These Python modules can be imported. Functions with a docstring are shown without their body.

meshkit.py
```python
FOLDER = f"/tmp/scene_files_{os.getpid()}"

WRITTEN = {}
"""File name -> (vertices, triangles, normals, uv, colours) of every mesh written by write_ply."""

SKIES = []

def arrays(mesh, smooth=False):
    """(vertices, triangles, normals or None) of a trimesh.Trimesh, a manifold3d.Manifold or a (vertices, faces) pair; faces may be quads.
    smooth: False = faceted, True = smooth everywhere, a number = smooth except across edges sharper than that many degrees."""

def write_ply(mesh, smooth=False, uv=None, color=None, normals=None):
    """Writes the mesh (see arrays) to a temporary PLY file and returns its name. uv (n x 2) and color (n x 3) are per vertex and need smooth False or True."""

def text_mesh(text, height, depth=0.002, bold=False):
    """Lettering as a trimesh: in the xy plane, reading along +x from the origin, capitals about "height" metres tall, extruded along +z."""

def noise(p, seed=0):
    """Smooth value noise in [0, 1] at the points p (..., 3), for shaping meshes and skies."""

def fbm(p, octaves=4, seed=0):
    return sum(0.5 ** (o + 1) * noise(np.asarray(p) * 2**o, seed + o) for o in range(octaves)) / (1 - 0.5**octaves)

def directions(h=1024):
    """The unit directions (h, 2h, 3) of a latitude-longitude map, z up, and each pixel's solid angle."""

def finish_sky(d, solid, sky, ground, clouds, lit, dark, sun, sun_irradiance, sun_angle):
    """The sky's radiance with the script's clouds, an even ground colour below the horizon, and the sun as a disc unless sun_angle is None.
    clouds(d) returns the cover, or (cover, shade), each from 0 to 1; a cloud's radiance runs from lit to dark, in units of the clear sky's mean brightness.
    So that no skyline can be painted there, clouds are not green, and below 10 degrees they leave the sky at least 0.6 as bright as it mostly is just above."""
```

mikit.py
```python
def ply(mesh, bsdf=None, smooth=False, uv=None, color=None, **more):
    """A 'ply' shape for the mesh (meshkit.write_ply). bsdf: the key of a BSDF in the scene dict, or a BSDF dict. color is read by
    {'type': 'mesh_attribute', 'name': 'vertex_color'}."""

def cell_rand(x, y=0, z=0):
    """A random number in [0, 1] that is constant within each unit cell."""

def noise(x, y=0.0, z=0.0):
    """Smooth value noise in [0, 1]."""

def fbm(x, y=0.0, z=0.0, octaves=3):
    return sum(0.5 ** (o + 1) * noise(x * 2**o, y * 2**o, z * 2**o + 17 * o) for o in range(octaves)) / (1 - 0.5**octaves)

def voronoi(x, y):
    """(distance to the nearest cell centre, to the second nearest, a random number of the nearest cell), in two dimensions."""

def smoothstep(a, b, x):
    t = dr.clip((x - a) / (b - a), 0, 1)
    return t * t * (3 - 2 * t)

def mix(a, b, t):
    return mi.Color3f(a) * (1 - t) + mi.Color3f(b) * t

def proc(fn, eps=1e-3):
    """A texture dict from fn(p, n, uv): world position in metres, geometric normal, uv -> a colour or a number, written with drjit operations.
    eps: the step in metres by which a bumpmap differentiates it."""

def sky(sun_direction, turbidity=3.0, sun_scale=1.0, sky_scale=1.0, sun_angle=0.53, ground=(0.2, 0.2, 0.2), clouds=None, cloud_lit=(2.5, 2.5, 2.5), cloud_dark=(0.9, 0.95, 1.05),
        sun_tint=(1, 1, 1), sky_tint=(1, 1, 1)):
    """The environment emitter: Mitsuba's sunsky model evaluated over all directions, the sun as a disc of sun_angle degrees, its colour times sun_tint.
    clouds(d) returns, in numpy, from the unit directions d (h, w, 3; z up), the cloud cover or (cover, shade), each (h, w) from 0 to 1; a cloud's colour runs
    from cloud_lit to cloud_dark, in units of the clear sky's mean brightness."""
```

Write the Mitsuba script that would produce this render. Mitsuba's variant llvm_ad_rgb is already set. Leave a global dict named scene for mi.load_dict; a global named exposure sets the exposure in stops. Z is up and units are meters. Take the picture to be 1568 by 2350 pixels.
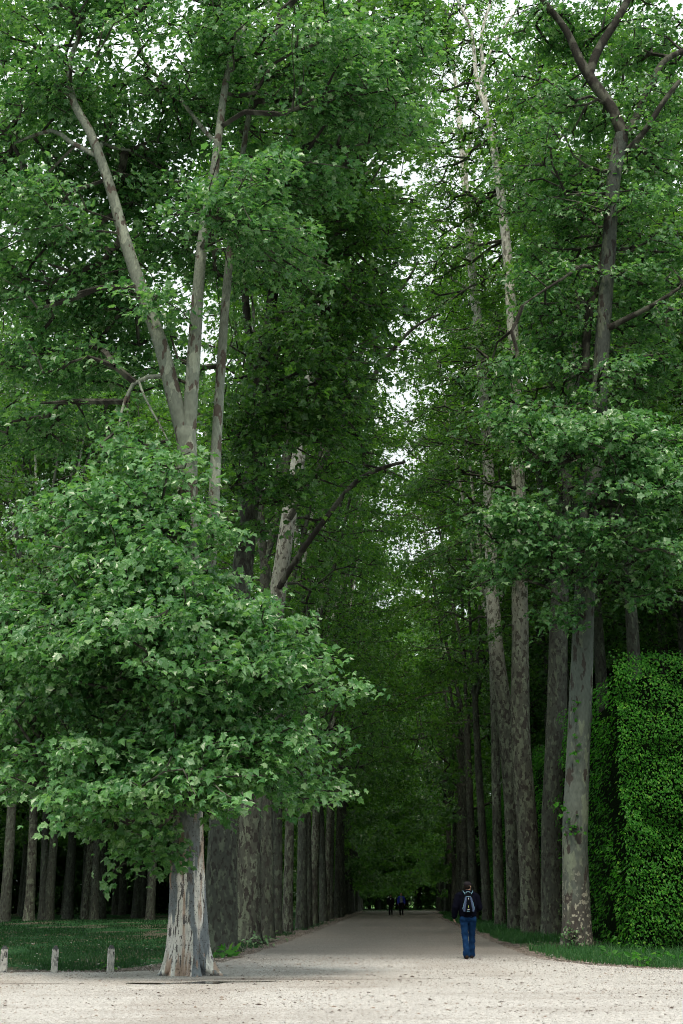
import math
import numpy as np, trimesh, manifold3d as m3, mitsuba as mi, drjit as dr
import mikit, meshkit
from mikit import proc, noise, fbm, smoothstep, mix
from scipy.spatial import cKDTree

T = mi.ScalarTransform4f
scene, labels = {}, {}
# ------------------------------------------------------------------ camera, sky, exposure
EYE, F, CX, CY, HOR = 1.36, 3000.0, 784.0, 1174.5, 2062.0      # measured in a 1568 x 2349 frame
PITCH = math.atan((HOR - CY) / F)
FWD = np.array([0, math.cos(PITCH), math.sin(PITCH)])
UP = np.array([0, -math.sin(PITCH), math.cos(PITCH)])
scene['camera'] = {'type': 'perspective', 'fov': math.degrees(2 * math.atan(CX / F)), 'fov_axis': 'x', 'near_clip': 0.1, 'far_clip': 3000.0,
                   'to_world': T().look_at(origin=[0, 0, EYE], target=[0, float(FWD[1]), EYE + float(FWD[2])], up=[0, 0, 1])}
scene['sky'] = mikit.sky([-0.10, -0.66, 1.10], turbidity=3, sun_scale=0.28, sun_angle=22, clouds=lambda d: (1.0, 1.0 - (1 + 2 * d[..., 2]) / 3.0),   # overcast: the zenith three times as bright as the horizon
                         cloud_lit=(1.95, 2.12, 2.10), cloud_dark=(0.42, 0.46, 0.46), sun_tint=(0.91, 0.97, 1.02), ground=(0.16, 0.15, 0.13))
exposure = 3.15


def ray(px, py):
    return FWD * F + np.array([px - CX, 0, 0]) + UP * (CY - py)


def at(px, py, y):
    d = ray(px, py)
    return np.array([0, 0, EYE]) + d * (y / d[1])


def ground(px, py):
    d = ray(px, py)
    p = np.array([0, 0, EYE]) - d * (EYE / d[2])
    return p * [1, 1, 0]


_d = ray(915, HOR)
AX = np.array([_d[0], _d[1]]) / math.hypot(_d[0], _d[1])        # the direction in which the avenue runs


def av(lat, dist):
    return AX * dist + np.array([AX[1], -AX[0]]) * lat


# ------------------------------------------------------------------ helpers
def put(key, mesh, bsdf, label=None, cat=None, group=None, kind=None, smooth=False, uv=None):
    scene[key] = mikit.ply(mesh, bsdf, smooth=smooth, uv=uv)
    note(key, label, cat, group, kind)


def note(key, label=None, cat=None, group=None, kind=None):
    d = {k: v for k, v in dict(label=label, category=cat, group=group, kind=kind).items() if v}
    if d:
        labels[key] = d


def num(key, i):
    return key if i == 0 else f'{key}_{i:03d}'


def unit(v):
    return v / (np.linalg.norm(v, axis=-1, keepdims=True) + 1e-12)


def spline(pts, n):
    from scipy.interpolate import PchipInterpolator
    pts = np.asarray(pts, float)
    t = np.concatenate([[0], np.cumsum(np.linalg.norm(np.diff(pts[:, :3], axis=0), axis=1))])
    return PchipInterpolator(t, pts)(np.linspace(0, t[-1], n))


def tube(pts, sides=14, step=0.3, rough=0.05, flare=0.0, seed=0, bumps=(), cap=True, base=None):
    """pts (n, 4): x y z radius. A bark-rough tapering tube; flare > 0 spreads its foot into root lobes."""
    pts = np.asarray(pts, float)
    L = np.linalg.norm(np.diff(pts[:, :3], axis=0), axis=1).sum()
    q = spline(pts, max(4, int(L / step)))
    if flare:                                                   # more rings at the foot
        foot = q[0, 2] + np.array([0, .06, .13, .22, .34, .5, .7, .95, 1.25])
        z = q[:, 2]
        extra = np.stack([np.interp(foot, z, q[:, k]) for k in range(4)], 1)
        q = np.vstack([extra, q[z > foot[-1] + 0.1]])
    c, r = q[:, :3], q[:, 3]
    t = unit(np.gradient(c, axis=0))
    ref = np.array([0.0, 1, 0]) if abs(t[:, 1]).mean() < 0.8 else np.array([1.0, 0, 0])
    a = unit(np.cross(t, ref))
    b = np.cross(t, a)
    th = np.arange(sides) * 2 * np.pi / sides
    dirs = np.cos(th)[None, :, None] * a[:, None] + np.sin(th)[None, :, None] * b[:, None]
    v = c[:, None] + dirs * r[:, None, None]
    k = 1 + rough * 2 * (meshkit.fbm(v * [1.6, 1.6, 0.55] / 1.0, 3, seed) - 0.5)
    if flare:
        h = (c[:, 2] - c[0, 2])[:, None]
        lob = (0.5 + 0.5 * np.cos(7 * th + seed + 0.9 * np.sin(2 * th + seed))[None]) ** 1.4 * (0.7 + 0.3 * np.cos(2 * th + 1.3 * seed)[None])
        k = k + flare * (np.exp(-h / 0.30) * (0.12 + 0.95 * lob) + np.exp(-h / 0.9) * 0.20 * (lob - 0.25)) + 0.12 * flare * np.exp(-h / 1.8)
        k = k + 0.05 * (meshkit.fbm(v * [8, 8, 1.1], 3, seed + 7) - 0.5) * np.exp(-h / 3.0)
    v = c[:, None] + dirs * (r[:, None] * k)[..., None]
    for p, amp, sig in bumps:
        g = np.exp(-((v - p) ** 2).sum(-1) / (2 * sig * sig))
        v = v + dirs * (amp * g)[..., None]
    n = len(c)
    i, j = np.meshgrid(np.arange(n - 1), np.arange(sides), indexing='ij')
    f = np.stack([i * sides + j, i * sides + (j + 1) % sides, (i + 1) * sides + (j + 1) % sides, (i + 1) * sides + j], -1).reshape(-1, 4)
    f = np.vstack([f[:, [0, 1, 2]], f[:, [0, 2, 3]]])
    v = v.reshape(-1, 3)
    if cap:
        v = np.vstack([v, c[-1] + t[-1] * r[-1] * 0.5])
        m = len(v) - 1
        f = np.vstack([f, [[(n - 1) * sides + k, (n - 1) * sides + (k + 1) % sides, m] for k in range(sides)]])
    return v, f


def join(parts):
    vs, fs, at_ = [], [], 0
    for v, f in parts:
        vs.append(v); fs.append(np.asarray(f) + at_); at_ += len(v)
    return np.vstack(vs), np.vstack(fs)


def sticks(p0, p1, r0, r1, sides=3):
    """Many thin tapering twigs as one mesh, without caps."""
    t = unit(p1 - p0)
    ref = np.where(np.abs(t[:, 2:]) < 0.9, [0, 0, 1.0], [1.0, 0, 0])
    a = unit(np.cross(t, ref)); b = np.cross(t, a)
    th = np.arange(sides) * 2 * np.pi / sides
    d = np.cos(th)[None, :, None] * a[:, None] + np.sin(th)[None, :, None] * b[:, None]
    v = np.concatenate([p0[:, None] + d * r0[:, None, None], p1[:, None] + d * r1[:, None, None]], 1)
    k = np.arange(sides)
    q = np.vstack([np.stack([k, (k + 1) % sides, (k + 1) % sides + sides], 1), np.stack([k, (k + 1) % sides + sides, k + sides], 1)])
    f = (np.arange(len(p0)) * 2 * sides)[:, None, None] + q[None]
    return v.reshape(-1, 3), f.reshape(-1, 3)


# leaf outlines: x across, y from stalk to tip, z bend
LEAF5 = (np.array([[0, 0, 0], [-.38, -.04, -.05], [-.37, .20, .05], [-.57, .46, -.06], [-.31, .54, .05], [0, .98, -.16], [.31, .54, .05], [.57, .46, -.06], [.37, .20, .05], [.38, -.04, -.05]]),
         np.array([[0, i + 1, i] for i in range(1, 9)]))
LEAF3 = (np.array([[0, 0, 0], [-.52, .30, -.05], [-.20, .46, .05], [0, 1.0, -.12], [.20, .46, .05], [.52, .30, -.05]]), np.array([[0, i + 1, i] for i in range(1, 5)]))
LEAF2 = (np.array([[0, 0, 0], [-.42, .38, .05], [0, 1.0, -.1], [.42, .38, .05]]), np.array([[0, 2, 1], [0, 3, 2]]))
OVAL = (np.array([[0, 0, 0], [-.26, .28, .03], [-.24, .62, .02], [0, 1.0, -.08], [.24, .62, .02], [.26, .28, .03]]), np.array([[0, i + 1, i] for i in range(1, 5)]))


def leaf_arrays(c, n, tip, size, form, rng):
    tv, tf = form
    n = unit(n)
    t = unit(tip - n * (tip * n).sum(-1, keepdims=True))
    s = np.cross(t, n)
    bend = rng.uniform(0.3, 2.2, (len(c), 1, 1))
    wide = rng.uniform(0.8, 1.12, (len(c), 1, 1))
    v = c[:, None] + size[:, None, None] * (tv[None, :, :1] * wide * s[:, None] + tv[None, :, 1:2] * t[:, None] + tv[None, :, 2:] * bend * n[:, None])
    f = (np.arange(len(c)) * len(tv))[:, None, None] + tf[None]
    hue = rng.random(len(c))
    uv = np.stack([np.repeat(hue, len(tv)), np.tile(tv[:, 1], len(c))], 1)
    return v, f, uv


def sprays_in(blobs, rng, gap=0.36, gscale=0.55, seed=3, plate=12, flat_=(0.50, 0.50, 0.13)):
    """Twig positions in ellipsoids (centre, radii, count), gathered in flattish tiers with gaps between them, a few straying outside."""
    out, dirs = [], []
    for c, r, n in blobs:
        r = np.asarray(r, float)
        m = max(2, int(round(n / plate)))
        u = unit(rng.normal(size=(m, 3)))
        pc = np.asarray(c) + u * rng.random((m, 1)) ** (1 / 3.2) * r * 0.92
        k = rng.integers(0, m, n)
        off = rng.normal(size=(n, 3)) * np.minimum(np.asarray(flat_), r * 0.6)
        o2 = unit(u[k] * [1, 1, .3] + 0.01)
        p = pc[k] + off
        p[:, 2] -= 0.30 * (off * o2).sum(1) + 0.12 * np.abs(off[:, 0] + off[:, 1])      # tiers droop outwards
        stray = rng.random((n, 1)) < 0.10
        p = p + stray * u[k] * r * rng.uniform(0.05, 0.35, (n, 1)) * [1, 1, 0.6]
        out.append(p); dirs.append(unit(u[k] + 0.8 * off))
    return np.vstack(out), np.vstack(dirs)


def grow(nodes, targets, rng, bf=0.45):
    """A branch skeleton from given limb nodes to all targets: each target joins the node that keeps both its twig and the way to the trunk short."""
    P = list(np.asarray(nodes)); n0 = len(P)
    order = np.argsort(cKDTree(np.asarray(nodes)).query(targets)[0])
    cap = n0 + len(targets) * 5
    arr = np.zeros((cap, 3)); arr[:n0] = nodes
    plen = np.zeros(cap); par = np.full(cap, -1)
    cnt, ends = n0, np.zeros(len(targets), int)
    for k in order:
        t = targets[k]
        d = np.linalg.norm(arr[:cnt] - t, axis=1)
        up = np.clip(arr[:cnt, 2] - t[2], 0, None)              # branches rather rise than fall
        j = int(np.argmin(d + bf * plen[:cnt] + 0.35 * up))
        L = d[j]
        m = min(4, max(1, int(L / 0.55)))
        prev = j
        wig = rng.normal(size=(m, 3)) * 0.07 * min(L, 2.0)
        for q in range(1, m + 1):
            s = q / m
            p = arr[j] * (1 - s) + t * s + (wig[q - 1] if q < m else 0) + np.array([0, 0, 0.09 * L * math.sin(math.pi * s)])
            arr[cnt] = p; par[cnt] = prev; plen[cnt] = plen[prev] + L / m
            prev = cnt; cnt += 1
        ends[k] = prev
    w = np.zeros(cnt)
    w[ends] += 1
    for k in range(cnt - 1, n0 - 1, -1):
        w[par[k]] += w[k]
    idx = np.arange(n0, cnt)
    return arr[idx], arr[par[idx]], w[idx], np.where(par[idx] >= n0, w[np.maximum(par[idx], 0)], w[idx])


def foliage(sp, od, rng, per, size, form, axis=None, spread=1.0, light=np.array([-0.15, -0.35, 1.0])):
    """Leaves in flat sprays round the twigs; their faces turn up and outward to the light, their tips droop."""
    m = len(sp)
    o = unit(od * [1, 1, 0.35] + rng.normal(size=(m, 3)) * 0.35 + [0, 0, 0.05])
    side = unit(np.cross(o, [0, 0, 1.0]))
    tilt = unit(light + 0.42 * o + rng.normal(size=(m, 3)) * 0.25)
    s = rng.uniform(-0.5, 0.5, (m, per)); x = rng.normal(size=(m, per)) * 0.17 * spread; h = rng.normal(size=(m, per)) * 0.09 * spread
    c = sp[:, None] + o[:, None] * (s * 0.95 * spread)[..., None] + side[:, None] * x[..., None] + np.array([0, 0, 1.0]) * (h - 0.10 * np.abs(x) - 0.12 * np.clip(s, 0, 1))[..., None]
    n = tilt[:, None] + rng.normal(size=(m, per, 3)) * 0.45
    tip = o[:, None] * 0.7 + side[:, None] * np.sign(x)[..., None] * 0.6 + rng.normal(size=(m, per, 3)) * 0.35 + np.array([0, 0, -0.35])
    sz = size * rng.uniform(0.5, 1.3, (m, per))
    return leaf_arrays(c.reshape(-1, 3), n.reshape(-1, 3), tip.reshape(-1, 3), sz.reshape(-1), form, rng)


def flat(v, f, uv):
    return (v.reshape(-1, 3), f.reshape(-1, 3)), uv


# ------------------------------------------------------------------ materials
def leaf_bsdf(a, b, c, rough=0.38, through=(1.0, 1.15, 0.55), spec=1.0, coat=0.8):
    """half reflecting (glossy skin over green), half letting light through in a yellower green"""
    def col(p, n, uv):
        k = mix(a, b, uv.x)
        return mix(k, c, smoothstep(0.74, 1.0, noise(uv.x * 91.7, 3.1)) * 0.9) * (0.85 + 0.3 * noise(p.x * 0.35, p.y * 0.35, p.z * 0.35))  # c: highlights painted as a paler tone on a random share of leaves

    def tcol(p, n, uv):
        return mix(a, b, uv.x) * mi.Color3f(through)
    return {'type': 'blendbsdf', 'weight': 0.5,
            'first': {'type': 'principledthin', 'base_color': proc(tcol), 'roughness': 0.5, 'diff_trans': 2.0, 'spec_trans': 0.0},
            'second': {'type': 'twosided', 'bsdf': {'type': 'principled', 'base_color': proc(col), 'roughness': rough, 'specular': spec, 'clearcoat': coat, 'clearcoat_gloss': 0.55}}}


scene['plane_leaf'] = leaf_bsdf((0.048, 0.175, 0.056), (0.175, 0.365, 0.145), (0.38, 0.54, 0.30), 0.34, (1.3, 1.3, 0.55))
scene['shade_leaf'] = leaf_bsdf((0.032, 0.110, 0.032), (0.096, 0.232, 0.062), (0.21, 0.35, 0.105), 0.40, (2.1, 1.9, 0.6), 0.7)  # darker twin of plane_leaf: shade under the canopy put into its colour
scene['hornbeam_leaf'] = leaf_bsdf((0.022, 0.135, 0.014), (0.075, 0.29, 0.026), (0.23, 0.48, 0.06), 0.45, spec=0.25, coat=0.15)
scene['grass_blade'] = leaf_bsdf((0.015, 0.064, 0.022), (0.028, 0.095, 0.03), (0.06, 0.12, 0.04), 0.55, spec=0.3)


def bark(base, pale, dark, fine=1.0, cover=0.53, dcover=0.56, extra=None, bump=0.012, soft=0.03, tall=1.0):
    def pat(p):
        w = 0.35 * (fbm(p.x * 7 * fine, p.y * 7 * fine, p.z * 4 * fine, 2) - 0.5)
        return fbm(p.x * 4.2 * fine, p.y * 4.2 * fine, p.z * 1.25 * fine / tall + 9, 3) + w, fbm(p.x * 6.5 * fine + 31, p.y * 6.5 * fine, p.z * 2.3 * fine / tall, 3) + w

    def col(p, n, uv):
        a, b = pat(p)
        k = mix(base, pale, smoothstep(cover, cover + soft, a))
        k = mix(k, dark, smoothstep(dcover, dcover + soft, b))
        if extra is not None:
            k = extra(p, k, a, b)
        return k * (0.72 + 0.56 * fbm(p.x * 23, p.y * 23, p.z * 9, 2)) * (0.70 + 0.60 * noise(p.x * 2.1, p.y * 2.1, p.z * 0.45))

    def hgt(p, n, uv):
        a, b = pat(p)
        return 0.5 * smoothstep(cover - .02, cover + 0.05, a) - 0.5 * smoothstep(dcover - .02, dcover + 0.04, b) + 0.5 * fbm(p.x * 30, p.y * 30, p.z * 12, 2)
    inner = {'type': 'principled', 'base_color': proc(col), 'roughness': 0.85, 'specular': 0.25}
    return {'type': 'bumpmap', 'arbitrary': proc(hgt, 4e-3), 'scale': bump, 'bsdf': inner}


def main_extra(p, k, a, b):
    low = 1 - smoothstep(1.6, 4.4, p.z + 1.8 * (noise(p.x * 5, p.y * 5, p.z * .8) - .5))
    s = fbm(p.x * 9 + 3, p.y * 3, p.z * 0.75, 3)
    s2 = fbm(p.x * 14 + 40, p.y * 4, p.z * 0.9 + 5, 3)
    q = mix((0.66, 0.64, 0.61), (0.175, 0.195, 0.215), smoothstep(0.49, 0.58, s + 0.03 * (p.z - 1.2)))
    q = mix(q, (0.38, 0.24, 0.17), smoothstep(0.57, 0.66, s2) * 0.75)
    q = mix(q, (0.13, 0.12, 0.12), smoothstep(0.62, 0.66, fbm(p.x * 26, p.y * 26, p.z * 4, 3)))
    q = q * (0.85 + 0.4 * fbm(p.x * 48, p.y * 48, p.z * 6, 3)) * mix((1, 1, 1), (0.45, 0.43, 0.42), smoothstep(0.66, 0.74, fbm(p.x * 60 + 5, p.y * 60, p.z * 26, 2)))
    return mix(k, q * 1.12, low)


def pale_extra(p, k, a, b):
    up = smoothstep(9.0, 17.0, p.z)
    return mix(k, mix((0.52, 0.51, 0.46), (0.20, 0.19, 0.16), smoothstep(0.56, 0.60, b)), up)


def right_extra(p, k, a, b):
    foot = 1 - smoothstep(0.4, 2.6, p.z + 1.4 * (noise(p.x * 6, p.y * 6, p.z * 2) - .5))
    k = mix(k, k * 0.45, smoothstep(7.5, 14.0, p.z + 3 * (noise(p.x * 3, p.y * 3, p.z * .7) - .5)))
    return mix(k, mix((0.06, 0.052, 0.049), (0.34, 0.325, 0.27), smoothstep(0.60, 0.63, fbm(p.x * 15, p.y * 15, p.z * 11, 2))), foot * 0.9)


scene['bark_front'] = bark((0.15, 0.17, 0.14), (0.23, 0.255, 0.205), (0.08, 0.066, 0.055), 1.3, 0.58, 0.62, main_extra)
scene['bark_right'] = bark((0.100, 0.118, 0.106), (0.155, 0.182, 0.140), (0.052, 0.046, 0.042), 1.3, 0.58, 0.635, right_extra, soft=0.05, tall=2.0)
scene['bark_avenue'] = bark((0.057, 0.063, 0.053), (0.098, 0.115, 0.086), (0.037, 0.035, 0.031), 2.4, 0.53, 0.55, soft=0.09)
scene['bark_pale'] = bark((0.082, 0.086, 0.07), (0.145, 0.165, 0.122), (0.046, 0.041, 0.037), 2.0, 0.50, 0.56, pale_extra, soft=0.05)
scene['branch_bark'] = {'type': 'principled', 'base_color': proc(lambda p, n, uv: mix((0.03, 0.028, 0.024), (0.085, 0.087, 0.07), smoothstep(0.45, 0.62, fbm(p.x * 5, p.y * 5, p.z * 2.5, 2)))), 'roughness': 0.85, 'specular': 0.2}


def gravel_col(p, n, uv):
    spk = mikit.cell_rand(p.x * 55, p.y * 38)
    fine = fbm(p.x * 38, p.y * 24, 0.0, 3)
    big = fbm(p.x * 0.5, p.y * 0.30, 3.0, 3)
    k = mix((0.25, 0.239, 0.233), (0.375, 0.363, 0.357), smoothstep(0.30, 0.70, fine))
    k = mix(k, (0.17, 0.145, 0.128), smoothstep(0.50, 0.75, big) * 0.35)
    k = mix(k, (0.09, 0.07, 0.06), smoothstep(0.955, 0.97, spk) * 0.8)
    # worn wheel streaks along the front, damp where the puddle drains
    st = fbm(p.x * 0.35 + 7, p.y * 1.3, 1.0, 3)
    k = mix(k, (0.14, 0.12, 0.108), smoothstep(0.56, 0.76, st) * 0.28)
    # darker and browner inside the avenue: canopy shade painted into the path colour
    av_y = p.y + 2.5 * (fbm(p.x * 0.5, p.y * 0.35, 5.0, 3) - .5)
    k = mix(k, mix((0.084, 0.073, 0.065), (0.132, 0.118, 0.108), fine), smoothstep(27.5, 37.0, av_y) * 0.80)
    dx, dy = (p.x + 1.6) / 4.2, (p.y - 24.3 - 0.30 * (p.x + 1.6)) / 0.95
    damp = smoothstep(0.95, 0.15, dx * dx + dy * dy + 2.6 * (fbm(p.x * 0.55, p.y * 2.6, 8.0, 3) - .40))
    k = mix(k, (0.075, 0.064, 0.056), damp * 0.6)
    return k


def gravel_h(p, n, uv):
    return fbm(p.x * 26, p.y * 26, 0.0, 3)


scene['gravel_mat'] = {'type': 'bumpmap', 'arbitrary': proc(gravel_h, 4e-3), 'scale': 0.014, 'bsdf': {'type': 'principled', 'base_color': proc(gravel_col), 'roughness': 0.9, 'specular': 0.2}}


def soil_col(p, n, uv):
    g = fbm(p.x * 0.55, p.y * 0.22, 2.0, 3)
    f = fbm(p.x * 9, p.y * 7, 0.0, 3)
    k = mix((0.009, 0.034, 0.012), (0.02, 0.056, 0.02), smoothstep(.3, .7, f))
    k = mix(k, (0.075, 0.06, 0.05), smoothstep(0.56, 0.66, g) * 0.75)
    return mix(k, (0.07, 0.14, 0.045), smoothstep(196, 205, p.y))


scene['lawn_mat'] = {'type': 'principled', 'base_color': proc(soil_col), 'roughness': 0.95, 'specular': 0.1}
scene['dirt_mat'] = {'type': 'principled', 'base_color': proc(lambda p, n, uv: mix((0.045, 0.037, 0.032), (0.15, 0.128, 0.115), smoothstep(0.35, 0.65, fbm(p.x * 14, p.y * 9, 0.0, 3))) * (0.7 + 0.6 * mikit.cell_rand(p.x * 40, p.y * 30))), 'roughness': 0.95, 'specular': 0.1}
scene['water_mat'] = {'type': 'roughplastic', 'diffuse_reflectance': {'type': 'rgb', 'value': [0.05, 0.044, 0.036]}, 'alpha': 0.03}


def plain(key, rgb, rough=0.7, spec=0.3):
    scene[key] = {'type': 'twosided', 'bsdf': {'type': 'principled', 'base_color': {'type': 'rgb', 'value': list(rgb)}, 'roughness': rough, 'specular': spec}}


def cloth(key, a, b, s=14.0, rough=0.9, spec=0.04):
    scene[key] = {'type': 'principled', 'base_color': proc(lambda p, n, uv: mix(a, b, fbm(p.x * s, p.y * s, p.z * s, 3))), 'roughness': rough, 'specular': spec}


plain('litter_dark', (0.055, 0.038, 0.03), 0.9); plain('litter_tan', (0.17, 0.115, 0.085), 0.9); plain('stone_pale', (0.42, 0.40, 0.39), 0.8); plain('stone_dark', (0.08, 0.072, 0.066), 0.8)
scene['post_mat'] = {'type': 'principled', 'base_color': proc(lambda p, n, uv: mix(mix((0.34, 0.33, 0.32), (0.62, 0.60, 0.57), smoothstep(0.30, 0.55, fbm(p.x * 40, p.y * 40, p.z * 14, 3))), (0.09, 0.085, 0.09), smoothstep(0.60, 0.74, fbm(p.x * 30 + 9, p.y * 30, p.z * 9, 3) + 0.16 * (p.z - 0.25)))), 'roughness': 0.85, 'specular': 0.2}
plain('post_top', (0.10, 0.10, 0.105), 0.85)
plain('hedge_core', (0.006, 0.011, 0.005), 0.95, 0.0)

scene['verge_blade'] = leaf_bsdf((0.035, 0.125, 0.042), (0.065, 0.19, 0.06), (0.13, 0.24, 0.08), 0.5, spec=0.3)
# ------------------------------------------------------------------ ground, path, puddle
rng = np.random.default_rng(7)


def sheet(poly, z, cell=None):
    v, f = trimesh.creation.triangulate_polygon(poly, engine='earcut')
    return np.column_stack([v, np.full(len(v), z)]), f


from shapely.geometry import Polygon, LineString
from shapely import contains_xy


def rough_edge(pts, step=0.25, amp=0.18, seed=0):
    pts = np.asarray(pts, float)
    t = np.concatenate([[0], np.cumsum(np.linalg.norm(np.diff(pts, axis=0), axis=1))])
    s = np.arange(0, t[-1], step)
    q = np.stack([np.interp(s, t, pts[:, k]) for k in (0, 1)], 1)
    n3 = np.column_stack([q, np.zeros(len(q))])
    q = q + amp * 2 * (np.stack([meshkit.fbm(n3 * 0.9, 3, seed), meshkit.fbm(n3 * 0.9, 3, seed + 9)], 1) - 0.5) * np.clip(s / 2, 0, 1)[:, None]
    return q


g2 = lambda x, y: ground(x, y)[:2]
Lf = [np.array([-70, 26.6]), np.array([-12, 26.4]), g2(10, 2231), g2(250, 2231), g2(360, 2226), g2(470, 2214), g2(550, 2199), g2(625, 2174), g2(700, 2146), g2(784, 2114), av(-3.6, 110), av(-3.6, 160)]
Rf = [av(3.6, 160), av(3.6, 110), g2(1004, 2104), g2(1104, 2149), g2(1180, 2182), g2(1234, 2199), g2(1330, 2213), g2(1450, 2221), g2(1568, 2226), np.array([14, 26.6]), np.array([70, 26.0])]
left_edge, right_edge = rough_edge(Lf, seed=1), rough_edge(Rf, seed=2)
path_poly = Polygon(np.vstack([left_edge, right_edge, [[70, -60], [-70, -60]]])).buffer(0)
put('ground', sheet(Polygon([(-900, -300), (900, -300), (900, 1500), (-900, 1500)]), -0.012), 'lawn_mat', kind='structure')
dirt_poly = path_poly.buffer(1.1).difference(path_poly.buffer(-1.0)).intersection(Polygon([(-30, 10), (30, 10), (30, 170), (-30, 170)]))
dirt_poly = max(getattr(dirt_poly, 'geoms', [dirt_poly]), key=lambda g: g.area)
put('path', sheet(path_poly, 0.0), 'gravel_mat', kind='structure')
put('dirt_margin', sheet(path_poly.buffer(0.75).difference(path_poly.buffer(0.002)).intersection(Polygon([(-40, 10), (40, 10), (40, 170), (-40, 170)])).buffer(0) if False else dirt_poly.difference(path_poly), -0.006), 'dirt_mat', kind='structure')
th = np.linspace(0, 2 * np.pi, 80)[:-1]
pc = ground(450, 2256)[:2]
pud = np.stack([pc[0] + np.cos(th) * 1.0 * (1 + .4 * np.sin(3 * th + .5)), pc[1] + .25 * np.cos(th) + np.sin(th) * .34 * (1 + .4 * np.sin(5 * th + 1) + .3 * np.cos(2 * th)) + .08 * np.cos(th)], 1)
put('puddle', sheet(Polygon(pud).buffer(0.01), 0.004), 'water_mat', 'shallow dark puddle on the gravel in front of the white footed tree', 'puddle', kind='structure')


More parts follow.
